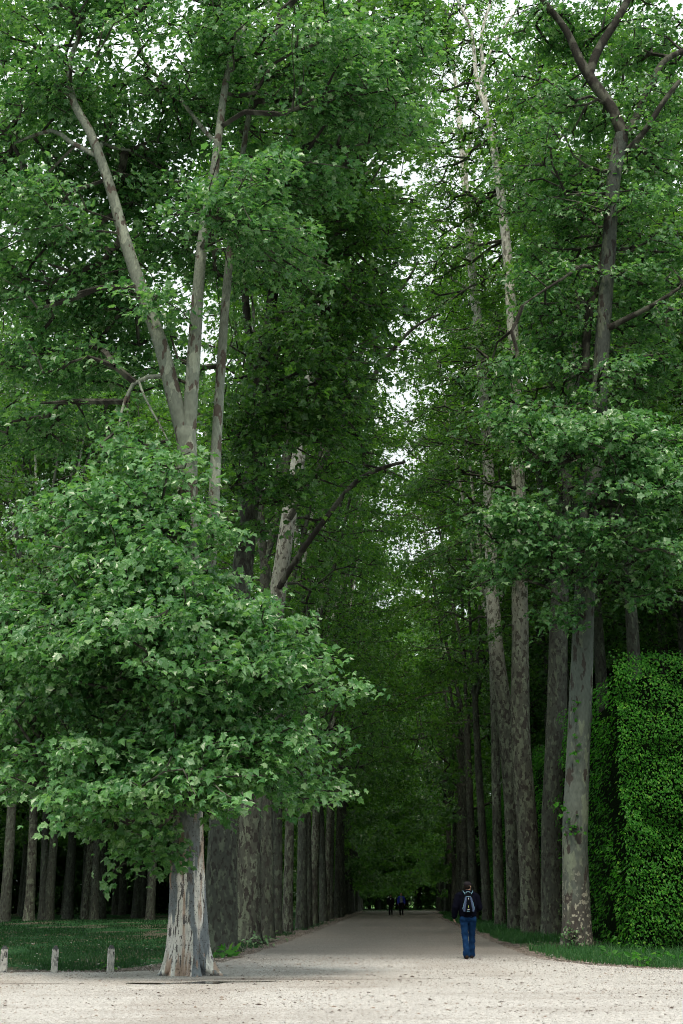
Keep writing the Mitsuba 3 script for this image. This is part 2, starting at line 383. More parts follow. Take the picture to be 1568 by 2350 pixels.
def crumbs(n, region, size, seed, elong=2.0, mat='litter_dark', key='x', label='', cat='', z=0.004, dens=None):
    r = np.random.default_rng(seed)
    x = r.uniform(region[0], region[1], n * 3); y = r.uniform(region[2], region[3], n * 3)
    p3 = np.stack([x * 0.35, y * 0.8, 0 * x], 1)
    k = r.random(n * 3) < (0.12 + 1.5 * np.clip(meshkit.fbm(p3, 3, seed) - 0.40, 0, 1) * 2 if dens is None else dens(x, y))
    x, y = x[k][:n], y[k][:n]
    m = len(x)
    s = size * np.exp(r.normal(size=m) * 0.45)
    a = r.uniform(0, np.pi, m); e = r.uniform(1, elong, m)
    base = np.array([[-.5, -.5, 0], [.5, -.45, 0], [.55, .4, 0], [-.4, .5, 0], [0, 0, .5]])
    w = base[None] * np.stack([s * e, s, s * r.uniform(.4, .9, m)], 1)[:, None]
    c_, s_ = np.cos(a)[:, None], np.sin(a)[:, None]
    v = np.stack([w[..., 0] * c_ - w[..., 1] * s_ + x[:, None], w[..., 0] * s_ + w[..., 1] * c_ + y[:, None], w[..., 2] + z], -1)
    f = (np.arange(m) * 5)[:, None, None] + np.array([[0, 1, 4], [1, 2, 4], [2, 3, 4], [3, 0, 4]])[None]
    put(key, (v.reshape(-1, 3), f.reshape(-1, 3)), mat, label, cat, kind='stuff')


REG = (-11, 13, 14.5, 33)
edge_tree = cKDTree(np.vstack([left_edge, right_edge]))
near_edge = lambda x, y: np.exp(-edge_tree.query(np.stack([x, y], 1))[0] / 0.7)
crumbs(9000, REG, 0.0125, 1, 2.8, 'litter_dark', 'leaf_litter', 'dark bits of bark and leaf litter strewn over the pale gravel', 'leaf litter')
crumbs(7000, REG, 0.0115, 2, 2.2, 'litter_tan', 'twig_litter', 'tan twig and bark crumbs strewn over the pale gravel', 'litter')
crumbs(9000, REG, 0.017, 3, 1.3, 'stone_pale', 'pale_pebbles', 'loose pale pebbles along the edge of the gravel', 'pebbles', z=-0.003, dens=lambda x, y: near_edge(x, y) + 0.06)
crumbs(8000, (-11, 13, 22, 36), 0.018, 4, 1.5, 'stone_dark', 'dark_pebbles', 'dark gravel and soil crumbs along the grass edge', 'pebbles', z=-0.004, dens=lambda x, y: near_edge(x, y))

crumbs(900, (-14, 0, 27, 52), 0.022, 5, 1.8, 'litter_tan', 'fallen_leaves', 'dry fallen leaves lying on the shaded lawn', 'fallen leaves', z=0.035, dens=lambda x, y: np.where(contains_xy(path_poly, x, y), 0, 1))
crumbs(260, (-14, 9, 27, 45), 0.018, 6, 1.2, 'stone_pale', 'daisies', 'tiny white flowers scattered in the grass', 'flowers', z=0.07, dens=lambda x, y: np.where(contains_xy(path_poly, x, y), 0, 1))
# ------------------------------------------------------------------ grass


def blades(n, sampler, h, seed, width=0.008):
    r = np.random.default_rng(seed)
    xy = sampler(r, n * 2)
    ed = np.where(contains_xy(path_poly, xy[:, 0], xy[:, 1]), 0.0, edge_tree.query(xy)[0])
    xy = xy[ed > 0.25 + 0.75 * meshkit.fbm(np.column_stack([xy * 1.3, np.zeros(len(xy))]), 3, 4) * r.random(len(xy)) ** .5]
    keep = r.random(len(xy)) < np.clip(4.0 - 6.2 * meshkit.fbm(np.column_stack([xy * [0.55, 0.22], np.full(len(xy), 2.0)]), 3, 5), 0.03, 1)
    xy = xy[keep][:n]
    m = len(xy)
    d = np.linalg.norm(xy, axis=1)
    b = np.column_stack([xy, np.full(m, -0.012)])
    hh = h * np.exp(r.normal(size=m) * 0.35)
    a = r.uniform(0, 2 * np.pi, m)
    w = np.stack([np.cos(a), np.sin(a), 0 * a], 1) * (width * np.clip(d / 28, 1, 3.0))[:, None]
    lean = np.stack([np.cos(a * 3.1), np.sin(a * 3.1), 0 * a], 1) * (hh * r.uniform(0, .6, m))[:, None]
    tip = b + lean + np.array([0, 0, 1.0]) * hh[:, None]
    mid = b + lean * 0.3 + np.array([0, 0, 0.55]) * hh[:, None]
    v = np.stack([b - w, b + w, mid + w * .8, tip, mid - w * .8], 1)
    f = (np.arange(m) * 5)[:, None, None] + np.array([[0, 1, 2], [0, 2, 4], [4, 2, 3]])[None]
    hue = np.repeat(r.random(m), 5)
    return v.reshape(-1, 3), f.reshape(-1, 3), np.stack([hue, np.tile([0, 0, .6, 1, .6], m)], 1)


def lawn_s(r, n):
    d = 26.5 * np.exp(r.random(n) ** 1.2 * math.log(90 / 26.5))
    return np.stack([r.uniform(-0.40, 0.06, n) * d, d], 1)


def verge_s(r, n):
    d = 26.5 * np.exp(r.random(n) ** 1.3 * math.log(140 / 26.5))
    lat = r.uniform(3.2, 5.6, n) + (d < 42) * r.random(n) * 6 * (r.random(n) < .7)
    return AX[None] * d[:, None] + np.array([AX[1], -AX[0]])[None] * lat[:, None]


for key, smp, n, h, sd, lab in (('lawn_grass', lawn_s, 42000, 0.075, 21, 'short dark lawn grass on the shaded ground behind the posts'),
                                ('verge_grass', verge_s, 36000, 0.15, 22, 'taller grass along the foot of the hedge and the right row of trees')):
    v, f, uv = blades(n, smp, h, sd)
    put(key, (v, f), 'verge_blade' if key == 'verge_grass' else 'grass_blade', lab, 'grass', kind='stuff', uv=uv)

# ------------------------------------------------------------------ trees near the camera, each built for itself
def img_tube(pts, Y, **kw):
    """pts: (px, py, radius[, dY])"""
    return tube([[*at(p[0], p[1], Y + (p[3] if len(p) > 3 else 0)), p[2]] for p in pts], **kw)


def img_line(pts, Y):
    return np.array([[*at(p[0], p[1], Y + (p[3] if len(p) > 3 else 0)), p[2]] for p in pts])


def plane_tree(key, base, trunk, limbs, blobs, seed, label, mat, limb_mat, leafmat, form, per=15, size=0.15, singles=0, flare=0.55, bumps=(), sides=20, rough=0.07, gap=0.36, group=None, extra_limbs=(), tw=0.0055, bf=0.45, push=0.0):
    r = np.random.default_rng(seed)
    g = ground(*base); Y = g[1]
    note(key, label, 'tree', group)
    tr = img_line(trunk, Y)
    foot = np.array([[g[0], g[1], -0.06, tr[0, 3]]])
    tr = np.vstack([foot, tr])
    m = tube(tr, sides=sides, step=0.22, rough=rough, flare=flare, seed=seed, bumps=[(at(b[0], b[1], Y - b[2]), b[3], b[4]) for b in bumps])
    put(key + '__trunk', m, mat, smooth=True)
    nodes = [spline(tr, 60)[18:, :3]]
    for i, l in enumerate(limbs):
        q = img_line(l, Y)
        put(num(key + '__limb', i), tube(q, sides=12, step=0.3, rough=rough, seed=seed + i), limb_mat, smooth=True)
        nodes.append(spline(q, 40)[:, :3])
    bl = []
    for b in blobs:
        px, py, rx, ry, dy, ry_, n = b
        c = at(px, py, Y + dy + push)
        sc = np.linalg.norm(c - [0, 0, EYE]) / math.hypot(F, math.hypot(px - CX, py - CY))
        bl.append((c, (rx * sc, ry_, ry * sc), n))
    sp, od = sprays_in(bl, r, gap=gap, seed=seed)
    axis = cKDTree(np.vstack(nodes))
    near = np.vstack(nodes)[axis.query(sp)[1]]
    od = unit(0.7 * od + 0.8 * unit(sp - near))
    a, b, w0, w1 = grow(np.vstack(nodes), sp, r, bf)
    r0, r1 = tw * np.sqrt(w1) + .001, tw * np.sqrt(w0) + .001
    put(key + '__branches', sticks(b, a, np.maximum(r0, r1), r1, 4), 'branch_bark', kind='stuff')
    v, f, uv = foliage(sp, od, r, per, size, form)
    k = len(form[0])
    if singles:
        ids = np.argsort(v[:, :, 1].mean(1) + r.random(len(v)) * 2.5)
        inframe = np.abs(v[ids, 0, 0] + 0.0) < 0.25 * v[ids, 0, 1]
        ids = ids[inframe][:singles]
        rest = np.ones(len(v), bool); rest[ids] = False
        for i, q in enumerate(ids):
            put(num(key + '__leaf', i), (v[q], form[1]), leafmat, uv=uv[q * k:(q + 1) * k])
        v = v[rest]; uv = uv.reshape(-1, k, 2)[rest].reshape(-1, 2)
        f = (np.arange(len(v)) * k)[:, None, None] + form[1][None]
    put(key + '__crown', (v.reshape(-1, 3), f.reshape(-1, 3)), leafmat, kind='stuff', uv=uv)


# the front tree left of the path
skirt = Polygon([(255, 1000), (330, 975), (440, 1045), (535, 1095), (545, 1200), (615, 1330), (600, 1410), (680, 1455), (785, 1575), (745, 1620), (765, 1690), (700, 1740), (725, 1805), (660, 1828), (560, 1810), (480, 1850), (410, 1830), (370, 1950), (275, 1980),
                 (285, 1900), (180, 1855), (60, 1825), (-90, 1790), (-120, 1600), (-90, 1430), (0, 1370), (60, 1330), (120, 1200), (75, 1170), (200, 1080)])
skirt_blobs, _r = [], np.random.default_rng(5)
while len(skirt_blobs) < 118:
    px, py = _r.uniform(-120, 850), _r.uniform(960, 2000)
    rx, ry = _r.uniform(45, 115), _r.uniform(20, 42)
    if not skirt.buffer(4).contains(LineString([(px - rx * .85, py + ry * .5), (px + rx * .85, py + ry * .5)])) or (abs(px - 300) < 95 and abs(py - 1640) < 45):
        continue
    if abs(px - 445) < 75 and py < 1290 and _r.random() < .7:
        continue
    half = 120 + 310 * min(1, max(0, (py - 1000) / 520)) - 150 * max(0, (py - 1720) / 150)
    e = min(1.0, abs(px - 400 + (py - 1000) * .03) / max(half, 60))
    dep = (-2.7 * math.sqrt(1 - e * e) * min(1, .5 + (py - 980) / 500)) * _r.uniform(.25, 1.05) + _r.uniform(-.4, .5)
    skirt_blobs.append((px, py, rx, ry, dep, _r.uniform(.5, .95), int(rx * ry / 150)))
skirt_blobs += [(330, 1250, 100, 32, -1.7, .8, 30), (225, 1235, 95, 30, -1.3, .8, 26), (425, 1300, 80, 28, -1.7, .8, 22), (515, 1240, 40, 26, -1.1, .6, 11), (300, 1310, 110, 28, -2.0, .8, 26), (330, 1170, 90, 30, -1.3, .8, 22), (330, 1895, 75, 20, -.7, .6, 22), (255, 1880, 60, 18, -.6, .5, 14), (310, 1945, 45, 14, -.6, .4, 10), (372, 1960, 24, 12, -.4, .3, 6), (285, 1978, 20, 8, -.5, .2, 3), (735, 1803, 30, 10, -.6, .4, 6), (690, 1820, 40, 12, -.6, .5, 9), (800, 1580, 24, 12, -.7, .3, 5), (770, 1682, 26, 12, -.7, .4, 5), (640, 1445, 36, 14, -.6, .5, 7)]
front_blobs = skirt_blobs + [(a_, b_, c_, d_, e_, f_, int(n_ * 0.78)) for a_, b_, c_, d_, e_, f_, n_ in [  # px, py, rx, ry, depth offset (m), depth radius (m), sprays
    # upper crown, mostly behind the two limbs
    (90, 940, 110, 60, 1.5, 2.0, 70), (60, 700, 140, 120, 2.2, 2.2, 150), (170, 560, 110, 90, 1.0, 1.8, 110), (80, 480, 120, 90, .6, 2.0, 110), (375, 690, 45, 40, -1.0, .8, 20), (250, 760, 110, 90, 2.5, 1.8, 80), (400, 540, 130, 110, 2.0, 2.0, 130),
    (90, 280, 160, 130, 1.0, 2.4, 190), (280, 300, 140, 120, 2.4, 2.0, 150), (160, 90, 210, 110, 1.4, 2.6, 210), (420, 250, 140, 130, 1.6, 2.2, 170), (440, 70, 200, 100, .6, 2.4, 200), (590, 480, 110, 70, -.9, 1.8, 95), (470, 490, 90, 50, -1.5, 1.2, 60),
    (680, 330, 130, 140, 1.0, 2.2, 170), (700, 130, 190, 120, -.2, 2.4, 210), (880, 130, 130, 110, .4, 2.0, 130), (850, 270, 110, 90, .6, 1.8, 90), (620, 600, 140, 90, 1.6, 1.8, 100), (430, 860, 40, 40, 1.5, .8, 14), (200, 860, 120, 70, 2.0, 1.6, 60),
    (230, 330, 300, 330, 3.5, 2.2, 150), (290, 430, 70, 60, 2.6, 1.4, 60), (230, 690, 90, 60, 2.8, 1.6, 70), (330, 770, 60, 50, 2.6, 1.2, 40), (130, 690, 90, 60, 2.6, 1.6, 60), (340, 450, 60, 60, 2.8, 1.4, 50), (60, 830, 100, 70, 2.4, 1.6, 60), (400, 400, 70, 60, 2.6, 1.4, 50), (540, -120, 420, 110, 1.0, 3.0, 260), (120, -120, 250, 120, 1.0, 3.0, 150)]]
plane_tree('plane_tree', (430, 2237),
           [(430, 2140, .335), (431, 1950, .285), (432, 1700, .265), (434, 1400, .235), (432, 1200, .21), (430, 1050, .205), (425, 985, .215)],
           [[(424, 1010, .17), (402, 920, .17), (372, 800, .155), (330, 680, .14), (290, 560, .13), (250, 420, .115), (210, 310, .10), (165, 220, .085, .3), (160, 150, .065, .5), (185, 80, .045, .6)],
            [(432, 1015, .15), (438, 920, .15), (444, 830, .145), (455, 660, .13), (468, 530, .12), (485, 440, .11), (500, 330, .095), (520, 180, .08, .4), (560, 60, .06, .8)],
            [(440, 1560, .16, .25), (468, 1400, .14, .5), (486, 1250, .125, .6), (498, 1000, .115, .7), (508, 830, .10, .8), (522, 640, .09, .9), (548, 420, .075, 1.1), (580, 220, .06, 1.2), (640, 60, .045, 1.2)],
            [(402, 1985, .035, -.2), (375, 1962, .026, -.4), (335, 1925, .02, -.6), (280, 1890, .012, -.8)],
            [(378, 862, .055), (345, 864, .048), (310, 876, .042), (288, 915, .034, -.1), (272, 985, .02, -.2)],
            [(318, 872, .026), (336, 920, .024, -.2), (362, 965, .02, -.3), (388, 1015, .013, -.4)],
            [(300, 892, .022), (292, 940, .017, .1), (300, 1000, .010, .1)],
            [(228, 360, .06), (170, 330, .055, .4), (110, 300, .045, .8), (30, 330, .03, 1.2)],
            [(300, 345, .035, 1.5), (240, 330, .05, 1.2), (225, 352, .06, .3)],
            [(505, 330, .06), (470, 300, .05, .6), (400, 210, .045, 1.0), (340, 150, .04, 1.2), (300, 40, .03, 1.4)]],
           front_blobs, 11, 'front plane tree with white flaking foot and low bright leafy skirt', 'bark_front', 'bark_front', 'plane_leaf', LEAF5, per=20, size=0.142, singles=300, flare=1.15, tw=0.009,
           bumps=((405, 2010, .20, .09, .11), (400, 2080, .24, .05, .06), (455, 2135, .27, .04, .10)), sides=72, rough=0.085, gap=0.40)

_Y = ground(430, 2237)[1]
put('plane_tree__root', img_tube([(448, 2170, .13, -.22), (462, 2205, .10, -.28), (480, 2226, .06, -.3), (500, 2235, .035, -.3), (522, 2240, .012, -.3)], _Y, sides=14, step=.08, rough=.12, seed=4), 'bark_front', smooth=True)
put('plane_tree__root_001', img_tube([(412, 2170, .13, -.2), (396, 2206, .10, -.26), (380, 2228, .055, -.3), (364, 2238, .015, -.3)], _Y, sides=14, step=.08, rough=.12, seed=5), 'bark_front', smooth=True)
second_blobs = [(620, 60, 200, 120, -5, 2.5, 190), (780, 140, 170, 120, -5.5, 2.5, 170), (880, 330, 120, 100, -4.5, 2.2, 100), (700, 420, 150, 110, -3.5, 2.4, 140), (820, 560, 110, 90, -3, 2.2, 90), (930, 60, 90, 100, -5, 2.2, 80), (560, -260, 260, 150, -3, 4, 110), (850, -260, 260, 150, -3, 4, 130), (1080, -330, 200, 130, -2, 4, 60), (620, 980, 120, 110, -1.5, 2.2, 150), (590, 1150, 90, 90, -1.2, 1.6, 85), (660, 800, 140, 120, -1.8, 2.4, 190), (750, 900, 110, 110, -1.0, 2.2, 130), (760, 700, 140, 120, -1.0, 2.4, 180), (640, 600, 140, 120, -.5, 2.4, 160), (780, 500, 150, 120, -.6, 2.6, 180),  # negative py: unseen crown tops added above the frame to shade the path
                (860, 380, 130, 110, 0, 2.4, 150), (650, 400, 150, 120, 0, 2.4, 160), (840, 600, 110, 90, 0, 2.0, 100), (560, 850, 90, 90, 1, 1.8, 70), (800, 200, 180, 110, .5, 2.6, 170), (620, 180, 180, 120, .5, 2.6, 170), (880, 60, 140, 100, .5, 2.2, 110), (660, 20, 200, 90, .5, 2.6, 140), (700, 1060, 80, 80, 0, 1.6, 60), (760, -90, 300, 90, 1, 3, 150)]
plane_tree('plane_tree_001', (506, 2184),
           [(507, 2080, .45), (512, 1920, .39), (524, 1650, .34), (552, 1350, .30), (582, 1080, .26), (600, 900, .24)],
           [[(600, 905, .2), (612, 780, .18), (640, 560, .15), (650, 380, .12), (690, 180, .09), (700, 40, .07)], [(598, 930, .15), (575, 800, .13), (560, 640, .11, .6), (545, 450, .09, 1)], [(615, 780, .11), (680, 640, .09, -.5), (745, 480, .07, -.8), (820, 340, .05, -.8)],
            [(640, 470, .08), (600, 380, .075, -.8), (520, 240, .06, -1.0), (440, 160, .05, -1.2)]],
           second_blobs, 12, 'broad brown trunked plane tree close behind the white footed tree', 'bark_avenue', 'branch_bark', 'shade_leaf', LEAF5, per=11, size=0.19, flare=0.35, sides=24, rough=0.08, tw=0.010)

second_blobs = [(a_, b_, c_, d_, e_, f_, int(n_ * (.45 if b_ > 850 else .62))) for a_, b_, c_, d_, e_, f_, n_ in second_blobs]
third_blobs = [(720, 900, 120, 130, 0, 2.2, 130), (800, 760, 120, 110, .5, 2.2, 120), (760, 560, 140, 110, .5, 2.4, 130), (880, 620, 90, 90, 1, 2, 80), (680, 1120, 110, 100, 1, 2, 90), (760, 1000, 100, 90, .6, 2, 80), (860, 440, 110, 90, 1, 2.2, 90), (700, 420, 140, 100, 1.5, 2.4, 100), (820, 260, 150, 100, 1.5, 2.4, 110), (700, 1260, 100, 90, .6, 1.8, 70), (740, 1380, 80, 80, 1, 1.6, 50),
                (920, 560, 70, 60, 1, 2, 50), (940, 720, 60, 60, 1.5, 2, 40), (930, 820, 50, 50, 1, 1.6, 24), (940, 240, 60, 80, .5, 2, 50), (980, 80, 80, 70, 1, 2, 60), (840, 1000, 80, 80, 1, 1.8, 50), (850, 1150, 70, 80, 1.5, 1.8, 44)]
plane_tree('plane_tree_002', (567, 2164),
           [(568, 2090, .42), (574, 1900, .36), (592, 1700, .33), (625, 1450, .30), (658, 1220, .27), (690, 1020, .24), (722, 800, .20), (738, 650, .16)],
           [[(738, 655, .13), (770, 540, .10), (830, 420, .07), (880, 330, .05)], [(736, 680, .11), (720, 520, .09), (740, 360, .07), (760, 240, .05)], [(690, 1030, .10), (790, 880, .085, -.6), (850, 780, .07, -.8), (930, 700, .05, -1)],
            [(664, 1190, .12, -.2), (730, 1080, .10, -1.0), (800, 960, .09, -1.8), (880, 830, .075, -2.4), (960, 745, .05, -2.8), (1010, 720, .03, -3)],
            [(640, 1350, .11, -.2), (740, 1200, .095, -1.2), (840, 1090, .08, -2.0), (930, 1060, .05, -2.6)], [(710, 900, .09, -.2), (800, 780, .075, -1.4), (900, 690, .055, -2.2), (960, 600, .035, -2.6)]],
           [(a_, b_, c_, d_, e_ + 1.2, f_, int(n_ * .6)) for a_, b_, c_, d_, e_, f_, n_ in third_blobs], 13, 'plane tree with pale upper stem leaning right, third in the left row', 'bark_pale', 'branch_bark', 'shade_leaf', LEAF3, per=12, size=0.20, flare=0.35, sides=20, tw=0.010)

right_blobs = [(1170, 975, 60, 28, -2.6, .8, 36), (1240, 960, 70, 35, -2.6, 1.0, 55), (1330, 1000, 110, 45, -2.8, 1.2, 95), (1430, 1010, 110, 60, -2.6, 1.4, 100), (1450, 1110, 120, 70, -2.6, 1.4, 110), (1540, 1160, 70, 80, -2.4, 1.4, 80), (1545, 1040, 60, 60, -2, 1.2, 50), (1210, 1265, 65, 25, -2.4, .7, 30), (1310, 1230, 120, 35, -2.2, 1.1, 80), (1470, 1250, 120, 35, -2.4, 1.2, 75), (1110, 1180, 80, 28, -2.2, .8, 36), (1240, 1170, 90, 35, -2.2, 1, 55),
               (1200, 1330, 60, 30, -1.6, .8, 24), (1300, 1380, 50, 40, -1.2, .6, 20), (1315, 1430, 16, 12, -.8, .3, 4),
               (1500, 870, 110, 90, 1, 2.2, 110), (1300, 830, 130, 90, 1.5, 2.2, 120), (1480, 700, 130, 100, 1, 2.4, 150), (1270, 690, 130, 90, 1, 2.2, 120), (1500, 540, 120, 100, 1, 2.4, 130), (1290, 540, 120, 90, 1.5, 2.2, 110), (1510, 380, 110, 90, .5, 2.2, 120), (1250, 400, 140, 90, 1, 2.4, 130), (1500, 230, 110, 80, 1.2, 2.2, 100), (1240, 250, 120, 80, 1, 2.2, 100), (1480, 60, 140, 90, 1, 2.6, 140), (1250, 80, 130, 80, 1, 2.2, 100), (1360, 420, 90, 60, 2, 1.6, 50), (1350, 250, 60, 60, 2.4, 1.4, 35), (1560, 700, 60, 120, 0, 2, 70), (1340, 60, 80, 60, 1.5, 1.6, 40), (1420, -80, 300, 80, 1, 3, 100), (1400, -300, 300, 140, 0, 4, 120), (1420, 1310, 120, 25, -1.6, 1.2, 40), (1520, 1330, 80, 25, -1.2, 1, 30), (1180, 880, 70, 60, -.6, 1.4, 45), (1400, 870, 60, 50, -1, 1.2, 30)]  # far negative py: unseen crown top, added for its shade
plane_tree('plane_tree_003', (1325, 2181),
           [(1324, 2100, .385), (1320, 1950, .355), (1324, 1800, .34), (1333, 1600, .325), (1343, 1350, .30), (1356, 1150, .27), (1372, 980, .25), (1382, 800, .235), (1396, 600, .225), (1408, 420, .22), (1428, 310, .24)],
           [[(1432, 320, .2), (1405, 250, .19), (1360, 185, .175), (1335, 145, .16), (1300, 70, .12), (1240, -10, .10), (1200, -80, .08)], [(1352, 178, .14), (1362, 140, .15), (1378, 105, .145), (1410, 55, .135), (1445, -10, .12), (1470, -90, .1)],
            [(1432, 315, .15), (1460, 270, .13, .3), (1490, 200, .12, .5), (1530, 135, .10, .7), (1600, 110, .08, .9)], [(1440, 345, .11), (1480, 300, .10, -.4), (1515, 245, .09, -.6), (1560, 185, .075, -.8)],
            [(1385, 760, .12), (1420, 740, .10, -.3), (1480, 710, .08, -.6), (1560, 660, .05, -.9)], [(1392, 640, .07), (1350, 610, .06, -.5), (1290, 640, .045, -1), (1200, 700, .025, -1.4)], [(1405, 470, .16, .2), (1385, 600, .15, .5), (1352, 720, .14, .6), (1345, 850, .13, .6)]],
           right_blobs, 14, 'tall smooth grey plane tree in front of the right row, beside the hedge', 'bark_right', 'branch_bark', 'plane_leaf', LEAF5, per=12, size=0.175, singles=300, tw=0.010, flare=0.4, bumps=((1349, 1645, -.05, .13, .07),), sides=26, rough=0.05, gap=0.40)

plane_tree('plane_tree_004', (1270, 2153),
           [(1270, 2080, .44), (1268, 1900, .40), (1276, 1700, .38), (1284, 1400, .34), (1294, 1150, .30), (1308, 950, .27), (1338, 720, .22), (1360, 560, .18)],
           [[(1360, 565, .14), (1390, 400, .11), (1420, 250, .08)], [(1338, 720, .14), (1310, 560, .11), (1290, 400, .08)]],
           [(1330, 520, 150, 120, 0, 2.4, 130), (1440, 420, 140, 120, 1, 2.4, 120), (1250, 620, 120, 100, 0, 2.2, 100), (1420, 620, 140, 100, .6, 2.4, 110), (1330, 320, 170, 110, .5, 2.6, 120), (1220, 830, 110, 90, 0, 2, 80), (1440, 850, 130, 100, .5, 2.4, 110), (1500, 1010, 110, 90, 0, 2.2, 90), (1400, 1020, 100, 70, .5, 2, 60), (1250, 1000, 100, 80, -.5, 1.8, 60), (1480, 1180, 110, 70, 0, 2, 70), (1280, 1150, 90, 60, -.5, 1.6, 40), (1360, 160, 180, 100, 0, 2.6, 110)],
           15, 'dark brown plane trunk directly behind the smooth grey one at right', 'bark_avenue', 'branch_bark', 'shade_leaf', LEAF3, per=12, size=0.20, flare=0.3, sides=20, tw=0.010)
plane_tree('plane_tree_005', (1222, 2149),
           [(1221, 2080, .42), (1210, 1900, .40), (1196, 1700, .38), (1194, 1400, .33), (1190, 1100, .28), (1184, 900, .25), (1170, 650, .22), (1150, 450, .19), (1134, 340, .17)],
           [[(1134, 345, .14), (1120, 260, .12), (1095, 190, .10), (1085, 90, .085), (1050, 0, .06)], [(1136, 340, .11), (1112, 210, .10, .3), (1105, 100, .08, .3), (1125, 10, .06, .3)], [(1098, 200, .06), (1130, 110, .055), (1180, 30, .045)]],
           [(1110, 1010, 120, 60, -2, 1.8, 80), (1060, 1110, 110, 70, -2, 1.8, 80), (1040, 1230, 90, 70, -2, 1.6, 60), (1100, 1330, 90, 60, -1.6, 1.4, 50), (1160, 1420, 60, 40, -1.2, 1.0, 24), (1050, 960, 100, 60, -1, 1.8, 60), (1110, 800, 110, 80, -.5, 2.0, 70), (1210, 760, 100, 80, 1, 2, 60), (1060, 640, 100, 80, .5, 2, 60), (1220, 560, 90, 80, 1, 2, 50), (1060, 480, 80, 60, 1.2, 1.8, 34), (1210, 380, 100, 80, 1, 2, 56), (1060, 120, 110, 60, .5, 2, 60), (1160, 130, 110, 80, .5, 2, 60), (1190, 230, 100, 60, .5, 2, 40), (1130, 20, 160, 60, .5, 2, 60), (1000, 760, 60, 50, 0, 1.4, 26), (1010, 240, 60, 60, .5, 1.4, 24), (1020, 560, 60, 60, 1, 1.6, 40), (1060, 330, 80, 60, 1, 1.8, 40), (1180, 330, 80, 70, 1.5, 1.8, 40), (1010, 100, 70, 60, 1, 1.6, 36), (1100, 640, 110, 70, 2, 1.8, 50), (1150, 480, 90, 60, 2, 1.8, 40), (960, 640, 50, 50, 1, 1.5, 24), (1020, 380, 110, 380, 2, 2.5, 170), (1000, 50, 90, 70, 1, 2, 50), (1040, 190, 80, 70, 1.5, 2, 50), (985, 330, 60, 50, 1, 1.8, 40), (1050, 430, 80, 60, 1.5, 2, 40), (985, 480, 60, 60, 1, 1.8, 36), (990, 180, 60, 60, 1, 1.8, 36), (1130, 240, 90, 70, 2, 2, 36), (950, 860, 40, 40, 2, 1.4, 16), (1000, 700, 60, 50, 1, 1.5, 26)],
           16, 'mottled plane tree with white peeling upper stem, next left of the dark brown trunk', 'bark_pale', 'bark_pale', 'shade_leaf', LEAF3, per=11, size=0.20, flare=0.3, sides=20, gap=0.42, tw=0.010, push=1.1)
plane_tree('plane_tree_006', (1184, 2138),
           [(1184, 2080, .37), (1178, 1900, .36), (1160, 1650, .36), (1140, 1500, .34), (1130, 1350, .30), (1122, 1100, .27), (1106, 850, .24), (1082, 600, .21), (1066, 400, .18), (1052, 250, .14)],
           [[(1052, 255, .11), (1040, 150, .09), (1020, 60, .07), (1010, -30, .05)], [(1066, 390, .11), (1085, 290, .09), (1100, 180, .07)], [(1070, 660, .10), (1040, 640, .09, -.4), (1010, 590, .07, -.7), (995, 545, .05, -.9)]],
           [(1080, 900, 90, 70, 0, 2, 56), (1020, 1000, 80, 70, 0, 2, 56), (1000, 1120, 80, 70, 0, 1.8, 50), (1000, 860, 50, 40, 0, 1.4, 18), (1060, 700, 90, 70, 1, 2, 50), (1000, 640, 60, 50, 0, 1.6, 24), (1150, 560, 90, 70, 1, 2, 40), (1030, 150, 90, 60, 1, 2, 40), (1060, 20, 110, 60, 1, 2, 44), (1120, 300, 80, 60, 1.5, 1.8, 30), (1150, 900, 90, 70, 1, 2, 44), (1060, 1400, 80, 70, .5, 1.6, 40), (1000, 1300, 70, 60, 0, 1.6, 36)],
           17, 'slender plane tree bending left, with white upper stem, just behind the walking man at right', 'bark_pale', 'bark_pale', 'shade_leaf', LEAF3, per=11, size=0.20, flare=0.3, sides=20, gap=0.42, tw=0.010, push=1.1)

